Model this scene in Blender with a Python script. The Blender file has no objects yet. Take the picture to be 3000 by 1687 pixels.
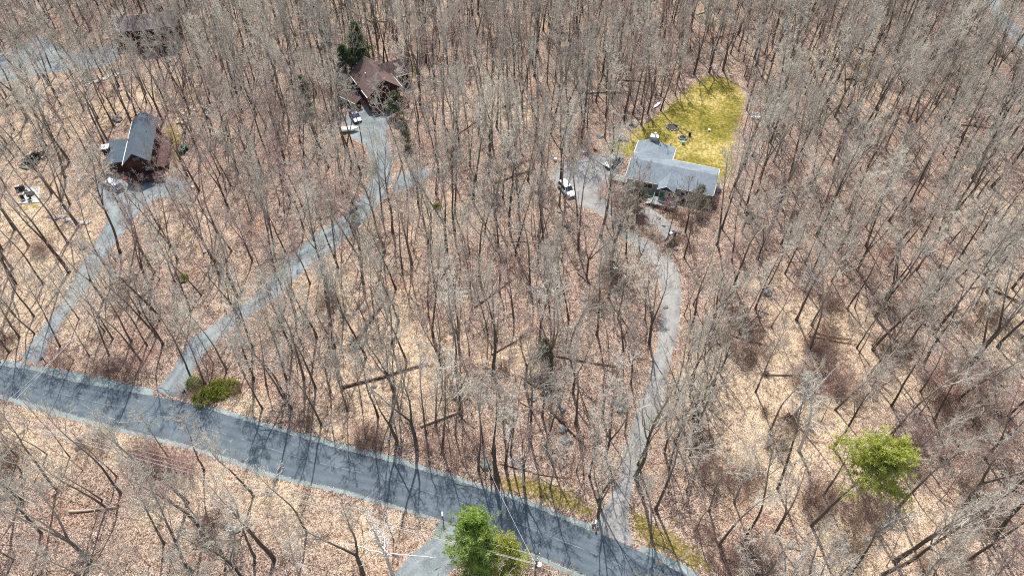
import bpy, bmesh, math, random
import numpy as np
from mathutils import Vector, Matrix, noise, Euler

# ------------------------------------------------------------------ camera, sky, sun, exposure
SC = bpy.context.scene
COL = SC.collection
R = math.radians
F, CAMH, TH = 2000.0, 85.0, R(47)
cam = bpy.data.cameras.new('camera'); cam.lens = 24; cam.sensor_width = 36
cam.clip_start = 1; cam.clip_end = 3000
co = bpy.data.objects.new('camera', cam); COL.objects.link(co)
co.location = (0, 0, CAMH); co.rotation_euler = (math.pi/2 - TH, 0, 0)
SC.camera = co
SUN_AZ, SUN_EL = R(-8.3), R(56)
w = bpy.data.worlds.new('World'); SC.world = w; w.use_nodes = True
nt = w.node_tree; bg = nt.nodes['Background']
sky = nt.nodes.new('ShaderNodeTexSky'); sky.sky_type = 'NISHITA'; sky.sun_disc = False
sky.sun_elevation = SUN_EL; sky.sun_rotation = SUN_AZ; sky.air_density = 1.3; sky.dust_density = 2.0
nt.links.new(sky.outputs[0], bg.inputs[0]); bg.inputs[1].default_value = 0.135
sun = bpy.data.lights.new('sun', 'SUN'); sun.energy = 4.3; sun.angle = R(0.5); sun.color = (1, .955, .89)
so = bpy.data.objects.new('sun', sun); COL.objects.link(so)
sd = Vector((math.sin(SUN_AZ)*math.cos(SUN_EL), math.cos(SUN_AZ)*math.cos(SUN_EL), math.sin(SUN_EL)))
so.rotation_euler = sd.to_track_quat('Z', 'Y').to_euler(); so.location = (0, 60, 120)
SC.view_settings.view_transform = 'Standard'; SC.view_settings.look = 'None'
SC.view_settings.exposure = 0.48; SC.view_settings.gamma = 1
SC.cycles.max_bounces = 4; SC.cycles.diffuse_bounces = 2; SC.cycles.glossy_bounces = 2
SC.cycles.transparent_max_bounces = 4
SC.cycles.use_denoising = False
SC.cycles.pixel_filter_type = 'BLACKMAN_HARRIS'; SC.cycles.filter_width = 1.05

# ------------------------------------------------------------------ helpers
def at(px, py, z=0.0):
    """point of the place that lies at height z under a pixel of the photograph"""
    u = (px-1500)/F; v = (py-843.5)/F
    d = (u, math.cos(TH)-v*math.sin(TH), -math.sin(TH)-v*math.cos(TH))
    t = (CAMH-z)/-d[2]
    return (d[0]*t, d[1]*t)
def pix(x, y, z=0.0):
    dx, dy, dz = x, y, z-CAMH
    zc = dy*math.cos(TH)-dz*math.sin(TH); v = -(dy*math.sin(TH)+dz*math.cos(TH))
    return 1500+F*dx/zc, 843.5+F*v/zc
def P(l): return [at(*p) for p in l]
def mesh_np(name, V, Fq, attrs=None, smooth=False):
    """V (n,3), Fq list of face index arrays (m,k)"""
    me = bpy.data.meshes.new(name)
    V = np.asarray(V, np.float32)
    me.vertices.add(len(V)); me.vertices.foreach_set('co', V.ravel())
    loops = np.concatenate([f.ravel() for f in Fq]).astype(np.int32)
    tot = np.concatenate([np.full(len(f), f.shape[1]) for f in Fq]).astype(np.int32)
    st = np.concatenate([[0], np.cumsum(tot)[:-1]]).astype(np.int32)
    me.loops.add(len(loops)); me.loops.foreach_set('vertex_index', loops)
    me.polygons.add(len(tot)); me.polygons.foreach_set('loop_start', st); me.polygons.foreach_set('loop_total', tot)
    if smooth: me.polygons.foreach_set('use_smooth', np.ones(len(tot), bool))
    me.update(calc_edges=True)
    for k, a in (attrs or {}).items():
        at_ = me.attributes.new(k, 'FLOAT', 'POINT'); at_.data.foreach_set('value', np.asarray(a, np.float32))
    return me
def link(name, me, mat=None, parent=None):
    o = bpy.data.objects.new(name, me); COL.objects.link(o)
    if mat:
        if len(me.materials) == 0: me.materials.append(mat)
    if parent: o.parent = parent
    return o
def tag(o, label, cat, group=None, kind=None):
    if label: o['label'] = label
    if cat: o['category'] = cat
    if group: o['group'] = group
    if kind: o['kind'] = kind
    return o
def empty(name, x, y, z=0, rz=0):
    o = bpy.data.objects.new(name, None); o.empty_display_size = .3; COL.objects.link(o)
    o.location = (x, y, z); o.rotation_euler = (0, 0, rz); return o
class MB:
    def __init__(s): s.bm = bmesh.new()
    def box(s, c, d, rz=0, bev=0, rx=0, ry=0):
        M = Matrix.Translation(c) @ Euler((rx, ry, rz)).to_matrix().to_4x4() @ Matrix.Diagonal((d[0], d[1], d[2], 1))
        r = bmesh.ops.create_cube(s.bm, size=1, matrix=M)
        if bev:
            es = {e for v in r['verts'] for e in v.link_edges}
            bmesh.ops.bevel(s.bm, geom=list(es), offset=bev, segments=2, affect='EDGES', profile=.6)
        return s
    def cyl(s, a, b, r1, r2=None, n=12):
        a, b = Vector(a), Vector(b); d = b-a
        M = Matrix.Translation((a+b)/2) @ d.to_track_quat('Z', 'Y').to_matrix().to_4x4()
        bmesh.ops.create_cone(s.bm, cap_ends=True, segments=n, radius1=r1, radius2=r1 if r2 is None else r2, depth=d.length, matrix=M)
        return s
    def bar(s, a, b, w_=.05): return s.cyl(a, b, w_*.6, n=5)
    def poly(s, pts, faces):
        vs = [s.bm.verts.new(p) for p in pts]
        for f in faces: s.bm.faces.new([vs[i] for i in f])
        return s
    def slab(s, pts, t):
        """convex polygon given by its top points, thickened downwards"""
        n = len(pts); q = [(p[0], p[1], p[2]-t) for p in pts]
        return s.poly(list(pts)+q, [tuple(range(n)), tuple(range(2*n-1, n-1, -1))]+[(i, i+n, (i+1) % n+n, (i+1) % n) for i in range(n)])
    def build(s, name, mat, parent=None, smooth=False):
        bmesh.ops.recalc_face_normals(s.bm, faces=s.bm.faces)
        me = bpy.data.meshes.new(name); s.bm.to_mesh(me); s.bm.free()
        if smooth:
            for p in me.polygons: p.use_smooth = True
        return link(name, me, mat, parent)

# ------------------------------------------------------------------ materials
def newmat(name):
    m = bpy.data.materials.new(name); m.use_nodes = True
    return m, m.node_tree.nodes, m.node_tree.links, m.node_tree.nodes['Principled BSDF']
def N(n, t, **kw):
    x = n.new(t)
    for k, v in kw.items(): setattr(x, k, v)
    return x
def noise_n(n, l, vec, scale, detail=4, rough=.6):
    t = N(n, 'ShaderNodeTexNoise'); t.inputs['Scale'].default_value = scale; t.inputs['Detail'].default_value = detail
    t.inputs['Roughness'].default_value = rough; l.new(vec, t.inputs['Vector']); return t
def ramp(n, l, src, stops, interp='LINEAR'):
    r = N(n, 'ShaderNodeValToRGB'); r.color_ramp.interpolation = interp
    e = r.color_ramp.elements
    while len(e) < len(stops): e.new(.5)
    for i, (p, c) in enumerate(stops): e[i].position = p; e[i].color = (*c, 1) if len(c) == 3 else c
    l.new(src, r.inputs[0]); return r
def mix(n, l, fac, a, b, mode='MIX'):
    m = N(n, 'ShaderNodeMix', data_type='RGBA', blend_type=mode)
    for s_, v in ((0, fac), (6, a), (7, b)):
        if hasattr(v, 'is_output'): l.new(v, m.inputs[s_])
        else: m.inputs[s_].default_value = v if s_ == 0 else (*v, 1)
    return m.outputs[2]
def math_n(n, l, op, a, b=0.0, c=0.0, clamp=False):
    m = N(n, 'ShaderNodeMath', operation=op, use_clamp=clamp)
    for i, v in enumerate((a, b, c)):
        if hasattr(v, 'is_output'): l.new(v, m.inputs[i])
        else: m.inputs[i].default_value = v
    return m.outputs[0]
def world_vec(n):
    return N(n, 'ShaderNodeNewGeometry').outputs['Position']
def litter_color(n, l, vec, pale):
    """fallen-leaf litter: a mosaic of single leaves, pinkish brown or bleached tan"""
    vo = N(n, 'ShaderNodeTexVoronoi'); vo.inputs['Scale'].default_value = 9.0; l.new(vec, vo.inputs['Vector'])
    warp = noise_n(n, l, vec, 4.2, 6, .85)
    sep = N(n, 'ShaderNodeSeparateColor'); l.new(vo.outputs['Color'], sep.inputs[0])
    mixv = math_n(n, l, 'ADD', math_n(n, l, 'MULTIPLY', sep.outputs[0], .42), math_n(n, l, 'MULTIPLY', warp.outputs[0], .62))
    brown = ramp(n, l, mixv, [(.24, (.035, .027, .02)), (.40, (.13, .09, .068)), (.52, (.29, .205, .158)), (.64, (.45, .335, .262)), (.80, (.65, .535, .44))])
    tan = ramp(n, l, mixv, [(.22, (.10, .07, .045)), (.38, (.31, .225, .145)), (.52, (.56, .42, .285)), (.66, (.68, .53, .375)), (.82, (.78, .66, .52))])
    big = noise_n(n, l, vec, .07, 5, .65); mid = noise_n(n, l, vec, .45, 4, .7)
    f = math_n(n, l, 'ADD', pale, math_n(n, l, 'ADD', math_n(n, l, 'MULTIPLY', math_n(n, l, 'SUBTRACT', big.outputs[0], .5), 1.5),
               math_n(n, l, 'MULTIPLY', math_n(n, l, 'SUBTRACT', mid.outputs[0], .5), 1.7)), clamp=True)
    c = mix(n, l, f, brown.outputs[0], tan.outputs[0])
    red = noise_n(n, l, vec, .11, 3, .6)
    rf = ramp(n, l, red.outputs[0], [(.52, (0, 0, 0)), (.68, (1, 1, 1))])
    c = mix(n, l, math_n(n, l, 'MULTIPLY', rf.outputs[0], math_n(n, l, 'SUBTRACT', .55, math_n(n, l, 'MULTIPLY', pale, .5), clamp=True)), c, (.96, .76, .69), 'MULTIPLY')
    dk = noise_n(n, l, vec, .9, 5, .75)
    df = ramp(n, l, dk.outputs[0], [(.32, (.42, .36, .31)), (.52, (1, 1, 1))])
    return mix(n, l, .8, c, df.outputs[0], 'MULTIPLY'), mixv
def bump(n, l, bsdf, h, s, d):
    b = N(n, 'ShaderNodeBump'); b.inputs['Strength'].default_value = s; b.inputs['Distance'].default_value = d
    l.new(h, b.inputs['Height']); l.new(b.outputs[0], bsdf.inputs['Normal'])
def attr(n, name):
    a = N(n, 'ShaderNodeAttribute', attribute_name=name); return a.outputs['Fac']
def litter_mat():
    m, n, l, b = newmat('leaf_litter'); v = world_vec(n)
    c, h = litter_color(n, l, v, attr(n, 'pale'))
    ms = attr(n, 'moss'); mn = noise_n(n, l, v, .8, 4, .7)
    mf = math_n(n, l, 'GREATER_THAN', math_n(n, l, 'ADD', ms, mn.outputs[0]), 1.0)
    mc = ramp(n, l, noise_n(n, l, v, 2.5, 4, .7).outputs[0], [(.3, (.09, .075, .012)), (.6, (.34, .27, .05))])
    c = mix(n, l, math_n(n, l, 'MULTIPLY', mf, .75), c, mc.outputs[0])
    l.new(c, b.inputs['Base Color']); b.inputs['Roughness'].default_value = .95; b.inputs['Specular IOR Level'].default_value = .1
    bump(n, l, b, h, .8, .12); return m
def sheet_mat(name, cols, scale, speck=.5, hard=.55, big=.05, tracks=None, rough=.9, soft=.0, lo=.34, hi=.66, leaf=.35, lt=.66):
    """surface whose rim breaks up into leaf litter"""
    m, n, l, b = newmat(name); v = world_vec(n)
    a = noise_n(n, l, v, scale, 5, .7); g = noise_n(n, l, v, big, 5, .65)
    s = math_n(n, l, 'ADD', math_n(n, l, 'MULTIPLY', a.outputs[0], speck), math_n(n, l, 'MULTIPLY', g.outputs[0], 1-speck))
    c = ramp(n, l, s, [(lo, cols[0]), (.5, cols[1]), (hi, cols[2])]).outputs[0]
    if tracks is not None:
        tn = noise_n(n, l, v, 1.3, 3, .6)
        tf = math_n(n, l, 'MULTIPLY', attr(n, 'track'), math_n(n, l, 'MULTIPLY', tn.outputs[0], 1.5), clamp=True)
        c = mix(n, l, tf, c, tracks)
    lc, h = litter_color(n, l, v, math_n(n, l, 'ADD', 0.05, 0))
    e = attr(n, 'edge'); en = noise_n(n, l, v, 1.1, 5, .75)
    k = math_n(n, l, 'ADD', e, math_n(n, l, 'MULTIPLY', math_n(n, l, 'SUBTRACT', en.outputs[0], .5), hard))
    k = ramp(n, l, k, [(.47-soft, (1, 1, 1)), (.53+soft, (0, 0, 0))]).outputs[0]
    # leaves strewn over it
    lv = noise_n(n, l, v, 3.0, 4, .8)
    ls = ramp(n, l, lv.outputs[0], [(lt, (0, 0, 0)), (lt+.05, (1, 1, 1))]).outputs[0]
    k2 = math_n(n, l, 'MAXIMUM', k, math_n(n, l, 'MULTIPLY', ls, leaf))
    c = mix(n, l, k2, c, lc)
    l.new(c, b.inputs['Base Color']); b.inputs['Roughness'].default_value = rough; b.inputs['Specular IOR Level'].default_value = .2
    bump(n, l, b, a.outputs[0], .5, .05); return m
def plain(name, c, rough=.7, var=.25, scale=3.0, metal=0, obj=True, spec=.3, bmp=0):
    m, n, l, b = newmat(name)
    tc = N(n, 'ShaderNodeTexCoord').outputs['Object'] if obj else world_vec(n)
    t = noise_n(n, l, tc, scale, 5, .65)
    r = ramp(n, l, t.outputs[0], [(.3, tuple(x*(1-var) for x in c)), (.7, tuple(min(1, x*(1+var)) for x in c))])
    l.new(r.outputs[0], b.inputs['Base Color']); b.inputs['Roughness'].default_value = rough; b.inputs['Metallic'].default_value = metal
    b.inputs['Specular IOR Level'].default_value = spec
    if bmp: bump(n, l, b, t.outputs[0], bmp, .05)
    return m
def shingle(name, c, rot=0):
    m, n, l, b = newmat(name); tc = N(n, 'ShaderNodeTexCoord').outputs['Object']
    br = N(n, 'ShaderNodeTexBrick'); l.new(tc, br.inputs['Vector']); br.inputs['Scale'].default_value = 3.2
    br.inputs['Color1'].default_value = (*[x*.82 for x in c], 1); br.inputs['Color2'].default_value = (*[x*1.2 for x in c], 1)
    br.inputs['Mortar'].default_value = (*[x*.55 for x in c], 1); br.inputs['Mortar Size'].default_value = .018
    g = noise_n(n, l, tc, .5, 5, .7); f = noise_n(n, l, tc, 9, 4, .8)
    s = ramp(n, l, math_n(n, l, 'ADD', math_n(n, l, 'MULTIPLY', g.outputs[0], .5), math_n(n, l, 'MULTIPLY', f.outputs[0], .5)), [(.36, (.68, .68, .68)), (.64, (1.25, 1.25, 1.25))])
    l.new(mix(n, l, 1, br.outputs[0], s.outputs[0], 'MULTIPLY'), b.inputs['Base Color']); b.inputs['Roughness'].default_value = .85
    bump(n, l, b, f.outputs[0], .4, .03); return m
def bark_mat(name, thick, thin, lichen=(.33, .35, .29), tint=True):
    """thick wood is dark and furrowed, thin limbs smooth and pale"""
    m, n, l, b = newmat(name); tc = N(n, 'ShaderNodeTexCoord').outputs['Object']
    t = noise_n(n, l, tc, 1.6, 6, .75)
    f = math_n(n, l, 'ADD', attr(n, 'thin'), math_n(n, l, 'MULTIPLY', math_n(n, l, 'SUBTRACT', t.outputs[0], .5), .7), clamp=True)
    c = mix(n, l, f, thick, thin)
    lf = ramp(n, l, noise_n(n, l, tc, 3.5, 4, .7).outputs[0], [(.56, (0, 0, 0)), (.66, (.55, .55, .55))])
    c = mix(n, l, lf.outputs[0], c, lichen)
    if tint:
        oi = N(n, 'ShaderNodeObjectInfo').outputs['Random']
        tr = ramp(n, l, oi, [(0, (.55, .52, .48)), (.25, (.9, .89, .84)), (.5, (1.1, 1.05, 1.0)), (.7, (.78, .72, .70)), (1, (1.5, 1.48, 1.40))])
        c = mix(n, l, 1, c, tr.outputs[0], 'MULTIPLY')
    l.new(c, b.inputs['Base Color']); b.inputs['Roughness'].default_value = .9; b.inputs['Specular IOR Level'].default_value = .15
    return m
def leaf_mat(name, a, b_, c_):
    m, n, l, b = newmat(name); tc = N(n, 'ShaderNodeTexCoord').outputs['Object']
    t = noise_n(n, l, tc, .55, 4, .7); u = noise_n(n, l, tc, 6, 2, .6)
    s = math_n(n, l, 'ADD', math_n(n, l, 'MULTIPLY', t.outputs[0], .6), math_n(n, l, 'MULTIPLY', u.outputs[0], .4))
    r = ramp(n, l, s, [(.36, a), (.5, b_), (.63, c_)])
    l.new(r.outputs[0], b.inputs['Base Color']); b.inputs['Roughness'].default_value = .6; b.inputs['Specular IOR Level'].default_value = .25
    tr = N(n, 'ShaderNodeBsdfTranslucent'); l.new(r.outputs[0], tr.inputs[0])
    ms = N(n, 'ShaderNodeMixShader'); ms.inputs[0].default_value = .45
    l.new(b.outputs[0], ms.inputs[1]); l.new(tr.outputs[0], ms.inputs[2]); l.new(ms.outputs[0], n['Material Output'].inputs[0]); return m
M = {
 'litter': litter_mat(),
 'asphalt': sheet_mat('asphalt', [(.062, .083, .098), (.09, .118, .137), (.15, .183, .204)], 5, .4, .16, .22, tracks=(.17, .20, .225), rough=.8),
 'shoulder': sheet_mat('gravel_shoulder', [(.12, .16, .165), (.22, .275, .275), (.36, .415, .405)], 8, .55, .9, .3, leaf=.5, lt=.62),
 'drive': sheet_mat('gravel_drive', [(.10, .125, .132), (.185, .215, .222), (.30, .33, .33)], 5, .45, 1.0, .22, tracks=(.27, .30, .31), leaf=.6, lt=.60, lo=.38, hi=.62),
 'drive2': sheet_mat('worn_drive', [(.15, .148, .142), (.26, .257, .245), (.38, .372, .355)], 5, .45, 1.0, .22, tracks=(.33, .32, .30), leaf=.6, lt=.60, lo=.38, hi=.62),
 'lawn': sheet_mat('mossy_lawn', [(.085, .09, .012), (.235, .19, .032), (.52, .41, .18)], 1.6, .5, 1.2, .09, soft=.08, lo=.41, hi=.60),
 'verge': sheet_mat('mossy_verge', [(.05, .045, .012), (.17, .135, .025), (.36, .28, .06)], 3.0, .6, 1.9, .3, soft=.1, leaf=.8, lt=.52),
 'concrete': plain('concrete', (.46, .45, .41), .9, .3, 1.2, obj=False),
 'paint_line': plain('faded_line', (.21, .24, .265), .9, .3, 2, obj=False),
 'bark': bark_mat('bark', (.13, .11, .09), (.60, .57, .50)),
 'barkred': bark_mat('reddish_bark', (.13, .10, .085), (.55, .45, .41), (.3, .28, .25)),
 'sapbark': bark_mat('sapling_bark', (.13, .10, .085), (.54, .46, .42)),
 'white': bark_mat('bleached_wood', (.62, .59, .55), (.74, .72, .69), (.45, .43, .4), False),
 'logbark': bark_mat('log_bark', (.12, .08, .06), (.24, .17, .13), (.16, .17, .07)),
 'palelog': bark_mat('pale_log', (.48, .36, .26), (.52, .42, .33), (.3, .2, .14), False),
 'bud': plain('red_bud', (.40, .235, .20), .8, .3, 2),
 'redtwig': bark_mat('red_twig', (.20, .12, .105), (.50, .33, .30), (.3, .24, .2)),
 'brush': bark_mat('brush_twig', (.13, .09, .07), (.27, .185, .155), (.16, .12, .09)),
 'pine': leaf_mat('pine_needles', (.15, .18, .03), (.47, .50, .09), (.80, .80, .32)),
 'pine2': leaf_mat('young_pine_needles', (.07, .13, .03), (.30, .43, .08), (.62, .72, .24)),
 'spruce': leaf_mat('spruce_needles', (.06, .10, .045), (.13, .19, .08), (.22, .29, .12)),
 'yellowbud': leaf_mat('yellow_catkins', (.35, .28, .10), (.52, .43, .18), (.66, .56, .28)),
 'olive': leaf_mat('olive_needles', (.07, .09, .045), (.15, .17, .09), (.24, .25, .13)),
 'rhodo': leaf_mat('broad_leaf', (.08, .12, .02), (.28, .32, .05), (.58, .54, .14)),
 'stone': plain('stone', (.22, .215, .20), .9, .5, 1.3, bmp=.6),
 'palestone': plain('pale_stone', (.48, .45, .41), .9, .4, 2, bmp=.5),
 'cutwood': plain('cut_wood', (.72, .52, .34), .85, .25, 2),
 'roof1': shingle('grey_shingle', (.20, .245, .275)), 'roof2': shingle('slate_blue_shingle', (.075, .105, .135)),
 'roof3': shingle('brown_shingle', (.135, .085, .075)), 'roof4': shingle('dark_brown_shingle', (.125, .105, .10)),
 'beige': plain('beige_siding', (.40, .38, .35), .8, .12, .8), 'redwall': plain('red_brown_siding', (.085, .032, .028), .8, .25, 1),
 'deckred': plain('red_deck_wood', (.085, .04, .035), .8, .3, 1.5), 'deckgrey': plain('grey_deck_wood', (.33, .31, .29), .8, .25, 1.5),
 'teal': plain('teal_paint', (.18, .40, .35), .6, .15, 2), 'trim': plain('white_trim', (.8, .8, .78), .5, .05, 1),
 'glass': plain('dark_glass', (.03, .04, .05), .08, .1, 1, spec=.8), 'rubber': plain('rubber', (.02, .02, .02), .8, .2, 3),
 'whitecar': plain('white_paint', (.82, .82, .81), .25, .02, 1, spec=.6), 'bluecar': plain('silver_blue_paint', (.5, .56, .64), .25, .05, 1, spec=.6),
 'greencar': plain('pale_green_paint', (.27, .36, .33), .35, .1, 1, spec=.5), 'darkcar': plain('dark_blue_paint', (.03, .04, .08), .25, .1, 1, spec=.6),
 'blueglass': plain('blue_glass', (.03, .06, .22), .08, .1, 1, spec=.8), 'metal': plain('metal', (.45, .46, .47), .4, .1, 1, metal=.8),
 'black': plain('black_metal', (.02, .02, .022), .5, .2, 2), 'brickred': plain('red_plastic', (.42, .06, .05), .5, .2, 1),
 'green': plain('green_plastic', (.03, .20, .11), .4, .2, 1), 'lampred': plain('tail_lamp', (.4, .02, .02), .3, .1, 1), 'lampw': plain('head_lamp', (.8, .8, .8), .2, .05, 1),
 'wire': plain('aluminium_wire', (.6, .6, .6), .4, .05, 1), 'pole': plain('weathered_pole', (.2, .17, .14), .9, .25, 3),
 'char': plain('ash', (.06, .055, .05), .95, .4, 2), 'cushion': plain('canvas', (.66, .62, .55), .9, .1, 2),
}
def flagm():
    m, n, l, b = newmat('striped_flag'); tc = N(n, 'ShaderNodeTexCoord').outputs['Object']
    s = N(n, 'ShaderNodeSeparateXYZ'); l.new(tc, s.inputs[0])
    st = math_n(n, l, 'GREATER_THAN', math_n(n, l, 'FRACT', math_n(n, l, 'MULTIPLY', s.outputs[2], 7.2)), .5)
    c = mix(n, l, st, (.55, .05, .06), (.85, .85, .85))
    can = math_n(n, l, 'MULTIPLY', math_n(n, l, 'LESS_THAN', s.outputs[0], .55), math_n(n, l, 'GREATER_THAN', s.outputs[2], 1.42))
    l.new(mix(n, l, can, c, (.03, .05, .25)), b.inputs['Base Color']); return m
M['flag'] = flagm()

# ------------------------------------------------------------------ ground plan (photo pixels laid onto the ground)
UP = P([(-260, 1010), (0, 1070), (101, 1083), (211, 1116), (308, 1134), (396, 1149), (527, 1173), (615, 1199), (747, 1239), (879, 1279), (1000, 1314), (1176, 1358), (1396, 1424), (1571, 1485), (1703, 1542), (1835, 1591), (2000, 1679), (2180, 1790)])
LO = P([(-260, 1085), (0, 1155), (132, 1191), (286, 1237), (396, 1265), (527, 1298), (659, 1336), (791, 1384), (923, 1417), (1000, 1432), (1132, 1472), (1281, 1520), (1440, 1575), (1593, 1635), (1720, 1687), (1850, 1760), (2000, 1880)])
OU = P([(-260, 990), (0, 1055), (66, 1062), (145, 1074), (220, 1092), (286, 1098), (374, 1127), (440, 1138), (545, 1169), (585, 1182), (703, 1213), (835, 1257), (923, 1279), (1000, 1300), (1132, 1331), (1220, 1358), (1330, 1393), (1440, 1428), (1571, 1472), (1659, 1511), (1725, 1532), (1844, 1584), (1923, 1613), (2000, 1652), (2180, 1765)])
OL = P([(-260, 1100), (0, 1167), (132, 1208), (286, 1249), (440, 1287), (571, 1320), (659, 1350), (791, 1398), (1000, 1444), (1132, 1482), (1290, 1529), (1440, 1588), (1593, 1648), (1710, 1700), (1850, 1780), (2000, 1900)])
DA = P([(62, 1045), (90, 1062), (120, 1068), (137, 1040), (140, 1013), (199, 918), (248, 852), (290, 790), (323, 732), (360, 686), (389, 645), (414, 616), (455, 583), (538, 566), (555, 540), (520, 522), (455, 518), (380, 520), (310, 522), (284, 546), (290, 583), (319, 624), (306, 666), (273, 724), (219, 811), (182, 885), (124, 964)])
DB = P([(455, 1150), (493, 1100), (518, 1067), (555, 997), (642, 939), (754, 860), (828, 773), (932, 678), (985, 652), (1037, 605), (1061, 575), (1082, 538), (1090, 476), (1070, 425), (1030, 404), (1008, 370), (1012, 340), (1060, 322), (1085, 300), (1150, 308), (1142, 345), (1132, 380), (1136, 414), (1148, 476), (1146, 530), (1128, 575), (1078, 635), (1000, 712), (911, 773), (807, 873), (687, 955), (600, 1030), (562, 1095), (545, 1140), (556, 1172)])
DB2 = P([(1157, 540), (1160, 512), (1244, 492), (1262, 510), (1215, 545), (1150, 565)])
DC = P([(1740, 1535), (1769, 1490), (1804, 1424), (1826, 1336), (1862, 1217), (1897, 1138), (1915, 1060), (1935, 960), (1940, 874), (1935, 822), (1922, 785), (1900, 755), (1857, 722), (1818, 690), (1765, 630), (1700, 602), (1638, 566), (1614, 520), (1625, 488), (1660, 478), (1745, 455), (1800, 458), (1822, 485), (1775, 535), (1760, 570), (1790, 605), (1830, 652), (1868, 690), (1915, 716), (1960, 752), (1988, 797), (1997, 850), (1987, 967), (1965, 1050), (1941, 1173), (1905, 1248), (1879, 1336), (1857, 1402), (1838, 1503), (1845, 1556), (1862, 1600), (1750, 1560)])
DD = P([(1288, 1518), (1264, 1577), (1193, 1635), (1135, 1700), (1080, 1760), (1270, 1790), (1305, 1687), (1345, 1650), (1420, 1600), (1440, 1578), (1370, 1540)])
FARL = P([(-160, 225), (-60, 190), (0, 163), (83, 118), (116, 106), (160, 128), (215, 160), (290, 140), (345, 128), (350, 165), (310, 195), (215, 205), (124, 218), (0, 246), (-160, 300)])
FARR = P([(2830, -60), (2886, 0), (2911, 50), (2952, 100), (3000, 150), (3120, 230), (3160, 160), (3000, 92), (2950, 45), (2925, 0), (2880, -60)])
WALK = P([(1872, 612), (1900, 607), (1949, 640), (1980, 668), (1975, 700), (1950, 702), (1922, 661), (1890, 632)])
LAWN = P([(2070, 222), (2128, 229), (2164, 253), (2182, 285), (2172, 338), (2152, 401), (2146, 464), (2140, 515), (2105, 530), (1990, 500), (1880, 475), (1850, 462), (1800, 440), (1785, 428), (1818, 412), (1881, 370), (1949, 320), (2007, 271), (2045, 238)])
LAWN2 = P([(484, 365), (505, 360), (528, 400), (532, 470), (500, 500), (486, 440)])
LAWN3 = P([(1196, 200), (1212, 192), (1226, 220), (1215, 232)])
LAWN4 = P([(290, 480), (312, 478), (320, 510), (295, 520)])
LAWN5 = P([(34, 585), (52, 545), (120, 535), (150, 555), (120, 612), (40, 615)])
VER1 = P([(1455, 1400), (1540, 1402), (1615, 1417), (1665, 1438), (1742, 1500), (1721, 1510), (1637, 1478), (1540, 1446), (1475, 1428)])
VER2 = P([(1842, 1488), (1870, 1500), (1930, 1545), (2010, 1592), (2088, 1665), (2060, 1672), (1990, 1634), (1900, 1585), (1853, 1560)])
def sdist(poly, X, Y):
    """signed distance to a polygon, positive inside"""
    d = np.full(X.shape, 1e9); ins = np.zeros(X.shape, bool)
    n = len(poly)
    for i in range(n):
        x1, y1 = poly[i]; x2, y2 = poly[(i+1) % n]
        dx, dy = x2-x1, y2-y1; L = dx*dx+dy*dy+1e-9
        t = np.clip(((X-x1)*dx+(Y-y1)*dy)/L, 0, 1)
        d = np.minimum(d, np.hypot(X-x1-t*dx, Y-y1-t*dy))
        c = ((y1 > Y) != (y2 > Y)) & (X < (x2-x1)*(Y-y1)/((y2-y1) if abs(y2-y1) > 1e-9 else 1e-9)+x1)
        ins ^= c
    return np.where(ins, d, -d)
ROADP = OU+OL[::-1]; ASPH = UP+LO[::-1]
PAVED = [ROADP, DA, DB, DB2, DC, DD, FARL, FARR]
HOUSES = [(30.5, 108.5, 10.5), (-75.5, 115.5, 9), (-30, 141, 9.5), (-89, 163.5, 8.5)]
GX0, GX1, GY0, GY1, GS = -190., 190., 12., 250., 1.0
def hnp(X, Y):
    """height of the ground: gentle hummocks, level beside roads, lawns and houses"""
    h = .55*np.sin(X*.11+1.3*np.sin(Y*.05))*np.sin(Y*.093+.7)+.28*np.sin(X*.31+2)*np.cos(Y*.27+X*.05)+.12*np.sin(X*.83+Y*.4)*np.sin(Y*.71)
    m = np.ones(X.shape)
    for p in PAVED+[LAWN, LAWN2, LAWN5, WALK, VER1, VER2]: m = np.minimum(m, np.clip((-sdist(p, X, Y)-1.5)/7, 0, 1))
    for hx, hy, hr in HOUSES: m = np.minimum(m, np.clip((np.hypot(X-hx, Y-hy)-hr)/7, 0, 1))
    return h*m*m*(3-2*m)
gx = np.arange(GX0, GX1+.1, GS); gy = np.arange(GY0, GY1+.1, GS)
XX, YY = np.meshgrid(gx, gy); HH = hnp(XX, YY)
HH *= np.clip(np.minimum.reduce([XX-GX0, GX1-XX, YY-GY0, GY1-YY])/8, 0, 1)
def hz(x, y):
    i = (x-GX0)/GS; j = (y-GY0)/GS
    if i < 0 or j < 0 or i >= len(gx)-1 or j >= len(gy)-1: return 0.0
    a, b = int(i), int(j); u, v = i-a, j-b
    return float(HH[b, a]*(1-u)*(1-v)+HH[b, a+1]*u*(1-v)+HH[b+1, a]*(1-u)*v+HH[b+1, a+1]*u*v)
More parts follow.
